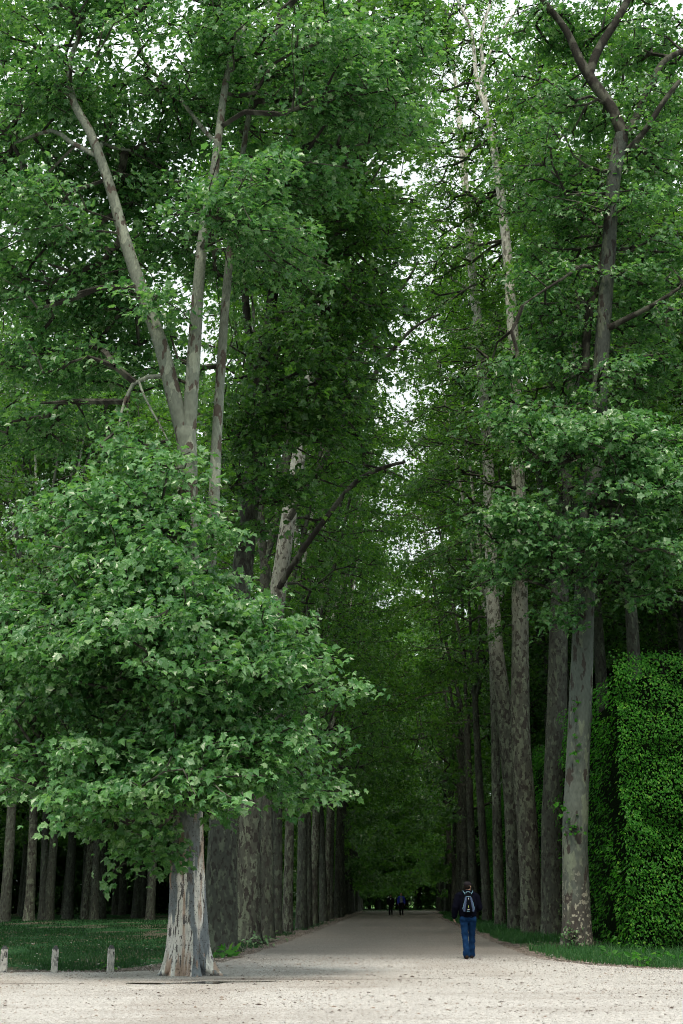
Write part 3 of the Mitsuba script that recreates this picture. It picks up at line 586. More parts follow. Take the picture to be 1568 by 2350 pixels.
# ------------------------------------------------------------------ the rows and the wood: tree kinds as shape groups
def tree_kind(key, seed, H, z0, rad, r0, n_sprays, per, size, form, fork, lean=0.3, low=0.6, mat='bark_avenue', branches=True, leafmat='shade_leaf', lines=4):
    r = np.random.default_rng(seed)
    a0 = r.uniform(0, 6.28)
    top = np.array([math.cos(a0) * lean, math.sin(a0) * lean, fork])
    tr = np.array([[0, 0, -.06, r0], [0, 0, 1.2, r0 * .93], [*(top * [.3, .3, .35]), r0 * .82], [*(top * [.8, .8, .7]), r0 * .72], [*top, r0 * .62]])
    wood = [tube(tr, sides=14, step=0.5, rough=0.08, flare=0.35, seed=seed)]
    nodes = [spline(tr, 40)[14:, :3]]
    for k in range(lines):
        a = a0 + k * 2 * math.pi / lines + r.uniform(-.4, .4)
        out = rad * r.uniform(.35, .75); hz = H * r.uniform(.86, .98)
        d = np.array([math.cos(a), math.sin(a), 0])
        q = np.array([[*(top - [0, 0, .5]), r0 * .42], [*(top + d * out * .3 + [0, 0, (hz - fork) * .22]), r0 * .36], [*(top + d * out * .6 + [0, 0, (hz - fork) * .55]), r0 * .24], [*(top + d * out + [0, 0, hz - fork]), r0 * .08]])
        wood.append(tube(q, sides=8, step=0.7, rough=0.08, seed=seed + k))
        nodes.append(spline(q, 30)[:, :3])
    u = r.random(n_sprays * 3)
    u = u ** 0.78
    z = z0 + (H - z0) * u
    prof = np.where(u < .35, low + (1 - low) * u / .35, np.sqrt(np.clip(1 - ((u - .35) / .66) ** 2, 0, 1)))
    a = r.uniform(0, 2 * np.pi, len(z)); rr = rad * prof * np.sqrt(r.random(len(z))) ** .75
    p = np.stack([np.cos(a) * rr, np.sin(a) * rr, z], 1)
    keep = meshkit.noise(p * .42, seed) + .5 * meshkit.noise(p * 1.2, seed + 3) > 0.62
    pc = p[keep][:max(8, n_sprays // 10)]
    p = pc[r.integers(0, len(pc), n_sprays)] + r.normal(size=(n_sprays, 3)) * [.62, .62, .22]
    near = np.vstack(nodes)[cKDTree(np.vstack(nodes)).query(p)[1]]
    od = unit(unit(p - near) + 0.2 * r.normal(size=p.shape))
    if branches:
        A, B, w0, w1 = grow(np.vstack(nodes), p, r)
        t0, t1 = .009 * np.sqrt(w1) + .001, .009 * np.sqrt(w0) + .001
        wood2 = sticks(B, A, np.maximum(t0, t1), t1, 3)
    v, f, uv = foliage(p, od, r, per, size, form, spread=1.25)
    (mesh, uv) = flat(v, f, uv)
    g = {'type': 'shapegroup', 'trunk': mikit.ply(wood[0], mat, smooth=True), 'limbs': mikit.ply(join(wood[1:]), mat, smooth=True), 'crown': mikit.ply(mesh, leafmat, uv=uv)}
    if branches:
        g['branches'] = mikit.ply(wood2, 'branch_bark')
    scene[key] = g


tree_kind('kind_tall', 31, 34, 11.0, 6.2, .30, 900, 12, 0.24, LEAF3, 13.5)
tree_kind('kind_full', 32, 32, 6.0, 6.0, .29, 1100, 12, 0.24, LEAF3, 12.0, low=.75)
tree_kind('kind_pale', 33, 35, 12.0, 6.3, .29, 900, 12, 0.24, LEAF3, 15.0, mat='bark_pale')
tree_kind('kind_far', 34, 35, 4.5, 6.8, .32, 700, 13, 0.30, LEAF2, 12.0, low=.85, branches=False)
tree_kind('kind_bush', 36, 14, 0.1, 4.6, .2, 1300, 13, 0.30, LEAF2, 4.0, low=1.0, branches=False)
tree_kind('kind_hang', 37, 32, 1.5, 6.6, .34, 900, 15, 0.30, LEAF2, 9.0, low=1.0, branches=False)
tree_kind('kind_low', 35, 30, 2.2, 5.6, .38, 760, 15, 0.30, LEAF2, 9.0, low=.9, branches=False)


def plant(key, kind, xy, rot, s, sz=None, label=None, cat='tree', group=None, k=None):
    scene[key] = {'type': 'instance', 'group': {'type': 'ref', 'id': kind}, 'to_world': T().translate([float(xy[0]), float(xy[1]), 0.0]).rotate([0, 0, 1], float(rot)).rotate([1, 0, 0], 1.6 * math.sin(rot * 7.3)).scale([float(s), float(s), float(sz or s)])}
    note(key, label, cat, group, k)


ORD = 'first second third fourth fifth sixth seventh eighth ninth tenth eleventh twelfth thirteenth fourteenth fifteenth sixteenth seventeenth eighteenth'.split()
r = np.random.default_rng(99)
n = 7
d0 = 48.5
for k in range(24):
    d = d0 + k * 5.3 + r.uniform(-.5, .5)
    kind = ('kind_tall', 'kind_full', 'kind_pale')[k % 3] if d < 92 else ('kind_far' if d < 118 else 'kind_hang')
    lab = f'plane tree in the left avenue row, {ORD[k + 3]} tree back from the front' if k < 15 else 'distant plane tree deep in the left avenue row'
    plant(num('plane_tree', n), kind, av(-4.75 + r.uniform(-.2, .2), d), r.uniform(0, 360), r.uniform(.70, 1.0), r.uniform(.95, 1.1), lab, group='plane trees of the left avenue row')
    n += 1
rd = [66, 78, 88, 98, 107, 115, 123, 131, 139, 147, 155, 163, 171]
for k, d in enumerate(rd):
    kind = ('kind_pale', 'kind_tall', 'kind_full')[k % 3] if d < 92 else ('kind_far' if d < 118 else 'kind_hang')
    lab = f'plane tree in the right avenue row, {ORD[k + 4]} tree back from the front' if k < 9 else 'distant plane tree deep in the right avenue row'
    plant(num('plane_tree', n), kind, av(4.9 + r.uniform(-.2, .2), d), r.uniform(0, 360), r.uniform(.92, 1.08), None, lab, group='plane trees of the right avenue row')
    n += 1
# the grove beyond the lawn
spots = [(10, 2116), (66, 2113), (112, 2112), (155, 2108), (196, 2109), (232, 2108), (312, 2106), (345, 2105), (280, 2100)]
for k, (x, y) in enumerate(spots):
    plant(num('plane_tree', n), ('kind_tall', 'kind_pale', 'kind_full')[k % 3], ground(x, y)[:2], r.uniform(0, 360), r.uniform(1.05, 1.2), r.uniform(1.15, 1.3), f'tall plane tree at the far edge of the dark lawn, {ORD[k]} from the left', group='plane trees of the grove beyond the lawn')
    n += 1
for k in range(26):
    row = k // 9
    d = 92 + row * 13 + r.uniform(-3, 3)
    x = -40 + (k % 9) * 4.0 + r.uniform(-1, 1)
    if x > (AX[0] / AX[1] * d - 9):
        continue
    plant(num('plane_tree', n), 'kind_far' if row else 'kind_full', (x, d), r.uniform(0, 360), r.uniform(1.0, 1.15), r.uniform(1.1, 1.3), 'plane tree standing back in the grove beyond the lawn', group='plane trees back in the grove')
    n += 1
# trees just outside the frame whose crowns reach into it
for k, (x, y) in enumerate([(-14.5, 40), (-17.5, 51), (-20.5, 62), (-15.5, 31)]):
    plant(num('plane_tree', n), ('kind_tall', 'kind_pale')[k % 2], (x, y), 70 * k, 1.0, 1.05, f'plane tree left of the frame whose crown fills the upper left, {ORD[k]} of four', group='plane trees left of the frame')
    n += 1
# masses of wood that close the view, plus unseen ones added to block light
wood = []
for k in range(44):
    wood.append(('kind_low', (r.uniform(-70, 70), r.uniform(-72, -30))))  # unseen trees added behind the camera to cut light reaching into the avenue
for lat in (-12, -9, -6, -3.2, -.3, 2.6, 5.4, 8, 11, 14):
    wood.append(('kind_hang', av(lat + r.uniform(-.5, .5), 180 + r.uniform(-5, 5))))
for lat in (-20, -16.5, -13, -9.5, -5.6, 7.6, 11, 15.5, 19):
    wood.append(('kind_bush', av(lat, 188)))
for lat in (-3.9, -6.5, 6.9, 9.5):
    wood.append(('kind_bush', av(lat, 182)))
for lat, d in ((-2, 187), (1, 189), (4, 186), (6, 190), (-1, 194), (2.5, 195)):
    wood.append(('kind_hang', av(lat, d)))
for k in range(34):
    wood.append(('kind_bush', (-78 + 2.1 * k + r.uniform(-1, 1), 134 + r.uniform(-4, 4))))
for k in range(60):
    wood.append(('kind_low', (r.uniform(-60, -14), r.uniform(125, 180))))
for k in range(48):                                             # high crowns roofing the dark space above the hedge
    wood.append(('kind_tall', av(9.5 + (k % 6) * 5.2 + r.uniform(-.8, .8), 53 + (k // 6) * 5.2 + r.uniform(-.8, .8))))
for k in range(54):
    wood.append(('kind_low', av(r.uniform(11, 44), r.uniform(84, 135))))
for k in range(10):
    wood.append(('kind_low', (r.uniform(-62, -40), r.uniform(70, 125))))
for k in range(26):
    wood.append(('kind_hang', (-45 + k * 6 + r.uniform(-2, 2), r.uniform(312, 325))))
for k in range(42):
    wood.append(('kind_bush', (-50 + k * 3.4, 300 + r.uniform(-3, 3))))
for k, (kind, xy) in enumerate(wood):
    plant(f'woodland__{k + 1:03d}', kind, xy, r.uniform(0, 360), r.uniform(1.0, 1.25))
note('woodland', 'dense dark wood closing the view behind the hedge, the grove and the avenue, plus unseen trees added behind the camera to block light', 'woodland', kind='stuff')

# ------------------------------------------------------------------ clipped hedge
r = np.random.default_rng(55)
hc = ground(1450, 2188)[:2]                                    # its near corner
HH = 8.3
v_ = np.array([AX[1], -AX[0]])
front = np.array([1.0, -0.05]); front /= np.linalg.norm(front)
L1, L2 = 26.0, 95.0
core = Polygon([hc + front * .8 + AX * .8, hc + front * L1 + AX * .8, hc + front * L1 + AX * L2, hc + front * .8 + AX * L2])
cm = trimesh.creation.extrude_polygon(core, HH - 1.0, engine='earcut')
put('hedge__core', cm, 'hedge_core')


def hedge_leaves(n, start, along, length, outward, size, seed, top=HH, amp=0.36, keep_=1.0):
    q = np.random.default_rng(seed)
    s, z = q.random(n) * length, q.random(n) ** .97 * top
    p3 = np.stack([s, z, 0 * s], 1)
    dep = amp * (meshkit.fbm(p3 * [.9, 1.5, 1], 3, seed) - .5) * 2 - 0.28 * q.random(n) ** 1.5
    dep -= 1.1 * np.clip((z - (top - 1.5) - 1.5 * (meshkit.noise(p3 * .8, seed + 2) - .5)) / 1.5, 0, 1) ** 1.6
    k = meshkit.fbm(p3 * [1.3, 2.6, 1], 2, seed + 4) + q.random(n) * .3 > 0.34
    k |= q.random(n) < 0.25
    k &= (q.random(n) < keep_) & (z < top - 1.0 * meshkit.fbm(p3 * [.9, 0, 0] + 3.3, 3, seed + 6) * q.random(n) ** .3)
    s, z, dep = s[k], z[k], dep[k]
    base = start[None] + along[None] * s[:, None] + outward[None] * dep[:, None]
    c = np.column_stack([base, z])
    o3 = np.array([*outward, 0.0])
    nn = o3 * .75 + np.array([0, 0, .75]) + q.normal(size=(len(c), 3)) * .38
    tip = o3 * .7 + np.array([0, 0, -.6]) + q.normal(size=(len(c), 3)) * .45
    return leaf_arrays(c, nn, tip, size * q.uniform(.7, 1.25, len(c)), OVAL, q)


fr = hedge_leaves(52000, hc, front, 7.5, np.array([front[1], -front[0]]), 0.085, 1, amp=0.62, keep_=0.70)
sd = hedge_leaves(60000, hc, AX, 60.0, -v_, 0.12, 2, amp=0.75, keep_=0.5)
fo = hedge_leaves(8000, hc + front * 7.5, front, 18, np.array([front[1], -front[0]]), 0.15, 3)
ids = np.argsort(np.random.default_rng(3).random(len(fr[0])) + 0.02 * np.abs(fr[0][:, 0, 2] - 3))
ids = ids[(fr[0][ids, 0, 0] < 8.4) & (fr[0][ids, 0, 1] < hc[1] + .05)][:300]
rest = np.ones(len(fr[0]), bool); rest[ids] = False
for i, q in enumerate(ids):
    put(num('hedge__leaf', i), (fr[0][q], OVAL[1]), 'hornbeam_leaf', uv=fr[2][q * 6:q * 6 + 6])
V = np.concatenate([fr[0][rest], sd[0], fo[0]]); U = np.concatenate([fr[2].reshape(-1, 6, 2)[rest], sd[2].reshape(-1, 6, 2), fo[2].reshape(-1, 6, 2)])
Fh = (np.arange(len(V)) * 6)[:, None, None] + OVAL[1][None]
put('hedge__foliage', (V.reshape(-1, 3), Fh.reshape(-1, 3)), 'hornbeam_leaf', kind='stuff', uv=U.reshape(-1, 2))
note('hedge', 'tall clipped green hedge walling the right side behind the grey tree', 'hedge')

# ------------------------------------------------------------------ shoots, ivy and weeds
def tuft(key, c, rad, n, size, form, seed, mat, label, cat, up=0.5, stems=True):
    q = np.random.default_rng(seed)
    p = np.asarray(c) + q.normal(size=(n, 3)) * np.asarray(rad)
    p[:, 2] = np.maximum(p[:, 2], 0.02)
    nn = np.array([-.2, -.6, up + .4]) + q.normal(size=(n, 3)) * .45
    tip = (p - c) * 3 + np.array([0, -.4, .1]) + q.normal(size=(n, 3)) * .4
    v, f, uv = leaf_arrays(p, nn, tip, size * q.uniform(.6, 1.2, n), form, q)
    note(key, label, cat)
    put(key + '__leaves', (v.reshape(-1, 3), f.reshape(-1, 3)), mat, uv=uv, kind='stuff')
    if stems:
        b = np.tile(np.asarray(c, float) + [0, .05, -.1], (n, 1)); b[:, 2] = np.maximum(b[:, 2], 0)
        put(key + '__stems', sticks(b, p, np.full(n, .006), np.full(n, .003)), 'branch_bark', kind='stuff')


Yr = ground(1325, 2181)[1]
for i, (x, y, rx, rz, m, lab) in enumerate([(1288, 1858, .10, .10, 12, 'small leafy shoot sticking out left from the grey trunk'), (1312, 1900, .12, .22, 22, 'longer leafy shoot growing on the front of the grey trunk'), (1322, 1720, .08, .25, 14, 'middle leafy shoot on the grey trunk above head height'), (1318, 1625, .06, .12, 8, 'topmost small leafy shoot on the grey trunk')]):
    tuft(num('leafy_shoot', i), at(x, y, Yr - .42), (rx, .05, rz), m, .12, LEAF5, 60 + i, 'hornbeam_leaf', lab, 'shoot')
tuft('ivy', at(1312, 2150, Yr - .45), (.16, .08, .16), 70, .085, LEAF3, 70, 'plane_leaf', 'ivy climbing the foot of the smooth grey trunk', 'ivy')
Y2 = ground(1270, 2153)[1]
tuft('ivy_001', at(1298, 2095, Y2 - .5), (.13, .08, .4), 120, .085, LEAF3, 71, 'shade_leaf', 'dark ivy column between the two right hand trunks', 'ivy')
g = ground(524, 2196)
tuft('weed', g + [0, 0, .12], (.16, .1, .07), 22, .22, OVAL, 72, 'hornbeam_leaf', 'broad leaved weed at the foot of the brown trunk by the path', 'weed')
g = ground(640, 2170)
tuft('weed_001', g + [-.5, .2, .15], (.3, .2, .1), 60, .12, OVAL, 73, 'plane_leaf', 'low leafy weeds at the foot of the left row trunks', 'weed')
g = ground(243, 2226)
tuft('weed_002', g + [0, 0, .08], (.09, .06, .05), 26, .08, OVAL, 74, 'hornbeam_leaf', 'small weed beside the post nearest the white footed tree', 'weed')
for i in range(5):
    g = ground(1405 + i * 38, 2205 + (i % 3) * 6)
    tuft(num('weed', 3 + i), g + [0, 0, .1], (.12, .1, .07), 22, .17, OVAL, 80 + i, 'hornbeam_leaf', f'pale dock weed in the grass below the hedge, {ORD[i]} from the left', 'weed')

# ------------------------------------------------------------------ posts
for i, (x, y, lab) in enumerate([(8, 2231, 'leftmost weathered post, cut by the frame'), (124, 2231, 'middle weathered grey post between lawn and gravel'), (253, 2229, 'weathered post with dark head, nearest the white footed tree')]):
    g = ground(x, y)
    key = num('bollard', i)
    hgt = 0.42
    a = 0.062
    sh = trimesh.creation.box([2 * a, 2 * a, hgt + .2]); sh.apply_translation([0, 0, hgt / 2 - .1])
    sh = m3.Manifold.batch_hull([m3.Manifold.cube([2 * a - .012, 2 * a, hgt + .2], True).translate([0, 0, hgt / 2 - .1]), m3.Manifold.cube([2 * a, 2 * a - .012, hgt + .2], True).translate([0, 0, hgt / 2 - .1])])
    cp = m3.Manifold.batch_hull([m3.Manifold.cube([2 * a - .004, 2 * a - .004, .004], True).translate([0, 0, hgt + .002]), m3.Manifold.cube([.05, .05, .004], True).translate([0, 0, hgt + .062])])
    M = T().translate([float(g[0]), float(g[1]), 0]).rotate([0, 0, 1], 8 + 5 * i).rotate([0, 1, 0], (-1.2, .6, .3)[i])
    for nm, me, ma in (('shaft', sh, 'post_mat'), ('head', cp, 'post_top')):
        scene[f'{key}__{nm}'] = {**mikit.ply(me, ma, smooth=False), 'to_world': M}
    note(key, lab, 'post', 'square posts along the lawn edge')

# ------------------------------------------------------------------ people
cloth('skin', (0.42, 0.24, 0.18), (0.50, 0.30, 0.23), 20, .5)
cloth('navy_wool', (0.0016, 0.0019, 0.005), (0.004, 0.0045, 0.011), 20)
cloth('denim', (0.003, 0.014, 0.048), (0.010, 0.038, 0.105), 11)
cloth('cap_tweed', (0.014, 0.013, 0.016), (0.030, 0.027, 0.032), 60)
cloth('shoe_leather', (0.02, 0.013, 0.010), (0.035, 0.024, 0.018), 20, .5)
cloth('pack_black', (0.0015, 0.0022, 0.004), (0.004, 0.0055, 0.009), 25)
cloth('pack_grey', (0.045, 0.066, 0.125), (0.07, 0.095, 0.17), 30)
cloth('hair_dark', (0.008, 0.006, 0.005), (0.02, 0.015, 0.013), 50)
plain('piping_blue', (0.20, 0.38, 0.50), .5); plain('mark_white', (0.7, 0.7, 0.68), .5); plain('mark_lime', (0.42, 0.55, 0.10), .5)
cloth('black_cloth', (0.008, 0.008, 0.010), (0.014, 0.014, 0.017), 20)
cloth('blue_jacket', (0.02, 0.03, 0.30), (0.04, 0.06, 0.42), 16)
cloth('shirt_grey', (0.13, 0.16, 0.21), (0.20, 0.24, 0.29), 16)


def ball(p, rr, flat_=(1, 1, 1)):
    return m3.Manifold.sphere(1.0, 14).scale([rr * flat_[0], rr * flat_[1], rr * flat_[2]]).translate([float(x) for x in p])


def chain(pts):
    """pts: (x, y, z, r[, flat]) -> hulls of neighbouring balls"""
    b = [ball(p[:3], p[3], p[4] if len(p) > 4 else (1, 1, 1)) for p in pts]
    return [m3.Manifold.batch_hull([b[i], b[i + 1]]) for i in range(len(b) - 1)]


def solid(parts, length=0.02, rounds=10):
    m = m3.Manifold.batch_boolean(parts, m3.OpType.Add)
    q = m.refine_to_length(length).to_mesh()
    t = trimesh.Trimesh(q.vert_properties[:, :3], q.tri_verts, process=True)
    return trimesh.smoothing.filter_taubin(t, iterations=rounds)


def wrinkle(t, amp, fr, seed):
    n = t.vertex_normals
    t.vertices = t.vertices + n * (amp * 2 * (meshkit.fbm(t.vertices * fr, 3, seed) - .5))[:, None]
    return t


def hand(w, d, side):
    """w wrist, d direction of the hand: palm, four curled fingers, a thumb"""
    d = unit(np.asarray(d, float)); fwd = unit(np.array([0, 1.0, 0]) - d * d[1]); acr = np.cross(d, fwd)
    w = np.asarray(w, float)
    out = [m3.Manifold.batch_hull([ball(w, .024), ball(w + d * .045 + fwd * .026, .015), ball(w + d * .085 + fwd * .028, .013), ball(w + d * .085 - fwd * .028, .013), ball(w + d * .04 - fwd * .024, .015)])]
    for k, (o, L) in enumerate(zip((.028, .010, -.010, -.027), (.066, .074, .068, .052))):
        b = w + d * .084 + fwd * o
        cu = -side * acr
        out += chain([(*b, .0105), (*(b + d * L * .45 + cu * .008), .0095), (*(b + d * L * .75 + cu * .028), .009), (*(b + d * L * .86 + cu * .046), .008)])
    b = w + d * .03 + fwd * .024
    out += chain([(*b, .013), (*(b + d * .028 + fwd * .022), .011), (*(b + d * .058 + fwd * .026 - side * acr * .012), .0095)])
    return out


def person(key, label, foot, yaw, s, J, wear):
    """J: joints of a 1.75 m figure facing +y; wear: list of (part, mesh maker, material)."""
    M = T().translate([float(foot[0]), float(foot[1]), 0]).rotate([0, 0, 1], yaw).scale([s, s, s])
    note(key, label, 'person')
    sk = []
    sk += chain([(*J['hip'], .115, (1.15, .85, 1)), (0, 0, 1.12, .11, (1.1, .8, 1)), (0, J['lean'] * .6, 1.28, .13, (1.1, .75, 1)), (*J['chest'], .12, (1.25, .75, 1))])
    sk += chain([(*J['chest'], .07), (*J['neck'], .052), (*(np.array(J['head']) - [0, .01, .07]), .055)])
    h = np.array(J['head'], float)
    hd = J.get('look', 0.0)
    fx = lambda x, y, z: h + np.array([x * math.cos(hd) + y * math.sin(hd), -x * math.sin(hd) + y * math.cos(hd), z])
    sk.append(m3.Manifold.batch_hull([ball(fx(0, -.012, .03), .083, (.93, 1.08, 1.05)), ball(fx(0, .02, -.06), .058), ball(fx(0, .055, -.09), .026)]))
    sk += [ball(fx(0, .098, -.015), .013, (.8, 1.2, 1.5)), ball(fx(0, .088, -.052), .016, (1.5, .7, .6))]
    for e in (-1, 1):
        sk.append(ball(fx(e * .08, -.008, -.005), .03, (.35, .65, 1.05)))
        a = J['arm'][e]
        sk += chain([(*J['chest'][:2], J['chest'][2] + .02, .06), (*a[0], .055), (*a[1], .042), (*a[2], .03)])
        sk += hand(a[2], np.array(a[2]) - np.array(a[1]) + np.array([0, .03, 0]), e)
        l = J['leg'][e]
        sk += chain([(*l[0], .085), (*l[1], .06), (*l[2], .042), (*l[3], .035)])
    body = solid(sk, .014, 6)
    scene[key + '__body'] = {**mikit.ply(body, 'skin', smooth=True), 'to_world': M}
    for e, nm in ((-1, 'eye'), (1, 'eye_001')):
        me = ball(fx(e * .032, .075, .012), .011, (1.3, 1, .8)).to_mesh()
        scene[f'{key}__body__{nm}'] = {**mikit.ply(trimesh.Trimesh(me.vert_properties[:, :3], me.tri_verts), 'hair_dark', smooth=True), 'to_world': M}
    for nm, mesh, mat in wear(J, fx):
        scene[f'{key}__{nm}'] = {**mikit.ply(mesh, mat, smooth=True), 'to_world': M}
    return M


def trousers(J, flare=.0, w=0.0):
    out = chain([(*J['hip'], .155 + w, (1.17, .92, .9)), (0, J['hip'][1], J['hip'][2] + .09, .15 + w, (1.18, .85, .6))])
    for e in (-1, 1):
        l = J['leg'][e]
        out += chain([(*(np.array(l[0]) + [0, -.02, .02]), .105 + w), (*l[0], .103 + w), (*(np.array(l[0]) * .5 + np.array(l[1]) * .5), .088 + w), (*l[1], .077 + w), (*(np.array(l[1]) * .5 + np.array(l[2]) * .5 + [0, -.01, 0]), .07 + w), (*l[2], .066 + w + flare), (*(np.array(l[2]) + [0, 0, -.03]), .068 + w + flare)])
    return out


def jacket(J, w=0.0, hem=None):
    hz = hem or J['hip'][2] + .05
    c = np.array(J['chest'])
    out = chain([(0, J['hip'][1], hz + .10, .165 + w, (1.14, .82, .75)), (0, J['lean'] * .3, 1.18, .168 + w, (1.15, .80, 1)), (0, J['lean'] * .7, 1.32, .172 + w, (1.17, .78, 1)), (*(c + [0, 0, -.01]), .158 + w, (1.25, .76, .85))])
    for e in (-1, 1):
        a = J['arm'][e]
        sh = np.array(a[0]) + [0, 0, -.02]
        out += chain([(*(c + [e * .06, 0, .03]), .10 + w), (*sh, .084 + w), (*(sh * .5 + np.array(a[1]) * .5), .072 + w), (*a[1], .064 + w), (*(np.array(a[1]) * .2 + np.array(a[2]) * .8), .05 + w), (*a[2], .046 + w)])
    out += chain([(*(c + [0, -.01, .07]), .085, (1.25, .95, .7)), (*(np.array(J['neck']) + [0, -.012, -.01]), .075, (1, 1, .55))])
    return out


def shoe(J, e, toe=1):
    l = np.array(J['leg'][e][3])
    up = max(0.0, l[2] - .09)
    b = l + [0, 0, -.05]
    return solid([m3.Manifold.batch_hull([ball(b + [0, -.045, 0], .042, (1, 1, 1)), ball(b + [0, -.05, -.02], .035), ball(b + [e * .012, .16 * toe, -.018 - up * .5], .036, (1.15, 1, .75)), ball(b + [e * .01, .08 * toe, -.004], .044, (1, 1, .8))]),
                  m3.Manifold.batch_hull([ball(b, .05), ball(b + [0, 0, .05], .046)])], .02, 6)


# the man walking away with a backpack
JM = dict(hip=(0.005, 0, .95), lean=.03, chest=(0.0, .05, 1.40), neck=(.005, .075, 1.535), head=(.02, .105, 1.635), look=.45,
          arm={-1: ((-.205, .05, 1.42), (-.30, -.03, 1.17), (-.318, .06, .955)), 1: ((.205, .06, 1.41), (.285, .06, 1.16), (.19, .30, 1.08))},
          leg={-1: ((-.095, 0, .88), (-.085, .0, .49), (-.075, -.20, .13), (-.075, -.215, .10)), 1: ((.095, 0, .88), (.095, .14, .50), (.085, .22, .12), (.085, .22, .092))})


def wear_man(J, fx):
    jk = wrinkle(solid(jacket(J, .018, .89), .022, 8), .012, 9, 3)
    tr = wrinkle(solid(trousers(J, .013), .018, 8), .020, 13, 5)
    cap = solid([m3.Manifold.batch_hull([ball(fx(0, -.02, .068), .088, (1.02, 1.08, .60)), ball(fx(0, .045, .060), .082, (1.05, 1.0, .40)), ball(fx(0, -.015, .035), .092, (1, 1.05, .25))]), m3.Manifold.batch_hull([ball(fx(.0, .10, .040), .05, (1.3, .7, .2)), ball(fx(0, .06, .045), .07, (1.1, .8, .2))])], .015, 6)
    hair = solid([m3.Manifold.batch_hull([ball(fx(0, -.03, .0), .083, (.98, .98, .75)), ball(fx(0, -.045, -.045), .052, (1.1, .8, .6))])], .02, 4)
    return [('jacket', jk, 'navy_wool'), ('jeans', tr, 'denim'), ('cap', cap, 'cap_tweed'), ('hair', hair, 'hair_dark'), ('shoe', shoe(J, -1), 'shoe_leather'), ('shoe_001', shoe(J, 1), 'shoe_leather')]


gm = ground(1077, 2200)
yaw_m = -math.degrees(math.atan2(AX[0], AX[1])) + 3
sM = 1.0
MM = person('person', 'man walking away in dark jacket, blue jeans and grey flat cap', gm, yaw_m, sM, JM, wear_man)
note('backpack', 'black and grey backpack with pale blue piping on the walking man', 'backpack')
yb = -.13


def pack(key, mesh, mat):
    scene['backpack__' + key] = {**mikit.ply(mesh, mat, smooth=True), 'to_world': MM}


bd = solid([m3.Manifold.batch_hull([ball((0, yb + .02, 1.43), .085, (1.2, .7, .8)), ball((0, yb, 1.25), .125, (1.2, .8, 1)), ball((0, yb, 1.11), .115, (1.3, .8, .85)), ball((0, yb + .06, 1.2), .13, (1.1, .5, 1.4))]),
            m3.Manifold.batch_hull([ball((0, yb - .07, 1.30), .06, (1.2, .7, 1)), ball((0, yb - .08, 1.10), .075, (1.4, .7, 1))])], .018, 8)
pack('bag', bd, 'pack_black')
yf = yb - .120


def strip(pts, w, y, th=.012):
    out = []
    for a, b in zip(pts[:-1], pts[1:]):
        out.append(m3.Manifold.batch_hull([ball((a[0], y(a), a[1]), w, (1, .8, 1)), ball((b[0], y(b), b[1]), w, (1, .8, 1))]))
    return solid(out, .012, 2)


tb = trimesh.Trimesh(bd.vertices, bd.faces)
kd = cKDTree(tb.vertices[:, [0, 2]])


def back(x, z, out=.004):
    """how far the pack's outer face stands back at x, z"""
    k = kd.query_ball_point([x, z], .03) or [kd.query([x, z])[1]]
    return float(tb.vertices[k, 1].min()) - out


for e, nm in ((-1, 'side_panel'), (1, 'side_panel_001')):
    pts = [(e * .058, 1.375), (e * .072, 1.30), (e * .088, 1.20), (e * .105, 1.12), (e * .105, 1.08)]
    pack(nm, strip(pts, .026, lambda a: back(a[0], a[1], -.012)), 'pack_grey')
    pack('piping' if e < 0 else 'piping_001', strip([(0, 1.405), (e * .045, 1.405), (e * .07, 1.385), (e * .098, 1.29), (e * .125, 1.18), (e * .14, 1.12)], .0055, lambda a: back(a[0], a[1], .002)), 'piping_blue')
    pack('shoulder_strap' if e < 0 else 'shoulder_strap_001', solid(chain([(e * .075, yb - .01, 1.47, .02), (e * .095, yb + .04, 1.52, .022), (e * .11, .05, 1.535, .022), (e * .125, .15, 1.47, .02), (e * .13, .19, 1.35, .02)]), .014, 3), 'pack_black')
    pack('strap_edge' if e < 0 else 'strap_edge_001', solid(chain([(e * .075, yb - .035, 1.465, .006), (e * .118, yb + .01, 1.535, .006)]), .012, 2), 'piping_blue')
pack('grab_handle', solid(chain([(-.05, yb - .03, 1.49, .006), (-.03, yb - .04, 1.515, .006), (.03, yb - .04, 1.515, .006), (.05, yb - .03, 1.49, .006)]), .01, 2), 'piping_blue')
for i, (x, z, w, h_, m_) in enumerate([(-.004, 1.36, .009, .016, 'mark_white'), (-.012, 1.175, .007, .028, 'mark_lime'), (-.014, 1.112, .026, .006, 'mark_white'), (-.014, 1.075, .036, .005, 'piping_blue')]):
    y = min(back(x, z), back(x - w, z), back(x + w, z)) - .002
    pack(('emblem', 'lime_tab', 'white_stripe', 'blue_stripe')[i], trimesh.creation.box([2 * w, .006, 2 * h_]).apply_translation([x, y, z]), m_)

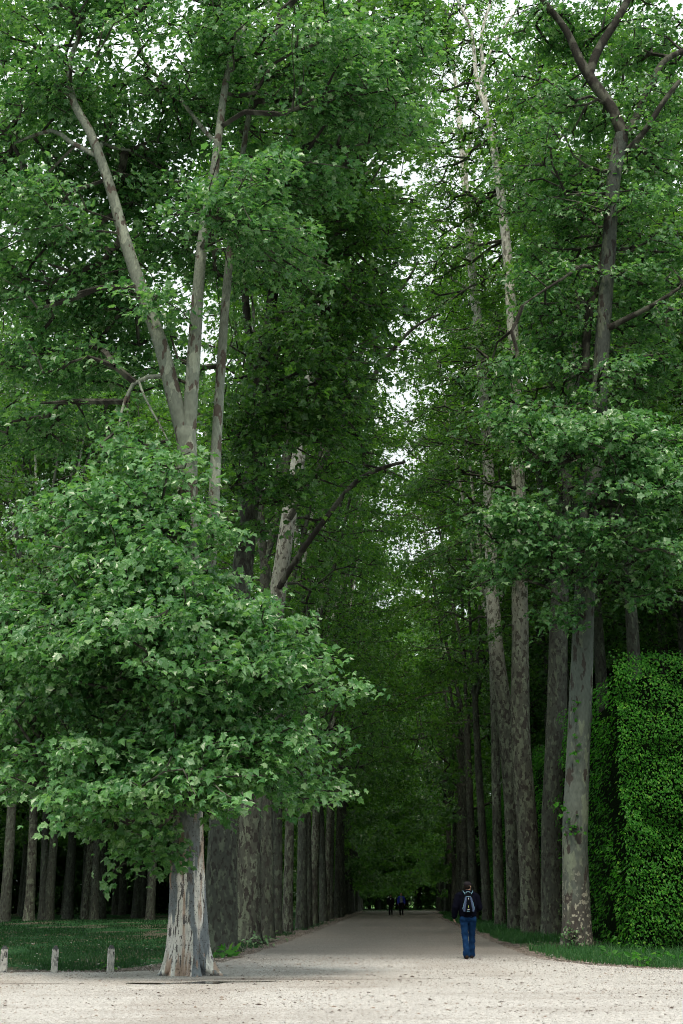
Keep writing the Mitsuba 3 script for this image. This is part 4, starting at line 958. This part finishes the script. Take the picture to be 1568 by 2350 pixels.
# the couple coming down the avenue
JC = dict(hip=(0, 0, .95), lean=.0, chest=(0, .0, 1.40), neck=(0, .01, 1.535), head=(0, .03, 1.645),
          arm={-1: ((-.20, 0, 1.42), (-.27, -.03, 1.15), (-.27, .06, .92)), 1: ((.20, 0, 1.42), (.27, -.01, 1.15), (.265, .09, .93))},
          leg={-1: ((-.095, 0, .88), (-.10, .05, .50), (-.105, .02, .12), (-.105, .02, .092)), 1: ((.095, 0, .88), (.10, .02, .50), (.105, -.05, .12), (.105, -.05, .092))})


def wear_dark(J, fx):
    jk = solid(jacket(J, .012, .92), .03, 6)
    tr = solid(trousers(J), .03, 6)
    col = solid([m3.Manifold.batch_hull([ball((-.035, .125, 1.44), .018), ball((.035, .125, 1.44), .018), ball((.0, .135, 1.33), .014)])], .012, 2)
    hair = solid([m3.Manifold.batch_hull([ball(fx(0, -.02, .05), .088, (1, 1.05, .9)), ball(fx(0, -.05, -.03), .075)])], .02, 4)
    return [('jacket', jk, 'black_cloth'), ('trousers', tr, 'black_cloth'), ('collar', col, 'mark_white'), ('hair', hair, 'hair_dark'), ('shoe', shoe(J, -1), 'shoe_leather'), ('shoe_001', shoe(J, 1), 'shoe_leather')]


def wear_blue(J, fx):
    jk = solid(jacket(J, .02, .94), .03, 6)
    sh = solid([m3.Manifold.batch_hull([ball((-.07, .10, 1.44), .04), ball((.07, .10, 1.44), .04), ball((-.085, .135, 1.10), .045), ball((.085, .135, 1.10), .045), ball((-.08, .12, 1.0), .04), ball((.08, .12, 1.0), .04)])], .03, 3)
    tr = solid(trousers(J), .03, 6)
    return [('jacket', jk, 'blue_jacket'), ('shirt', sh, 'shirt_grey'), ('trousers', tr, 'black_cloth'), ('shoe', shoe(J, -1), 'shoe_leather'), ('shoe_001', shoe(J, 1), 'shoe_leather')]


person('person_001', 'left one of the far couple, in black jacket with white collar', ground(897, 2100.5), 176, .96, JC, wear_dark)
person('person_002', 'right one of the far couple, bald, in blue jacket over grey shirt', ground(921.5, 2100.5), 182, 1.03, JC, wear_blue)
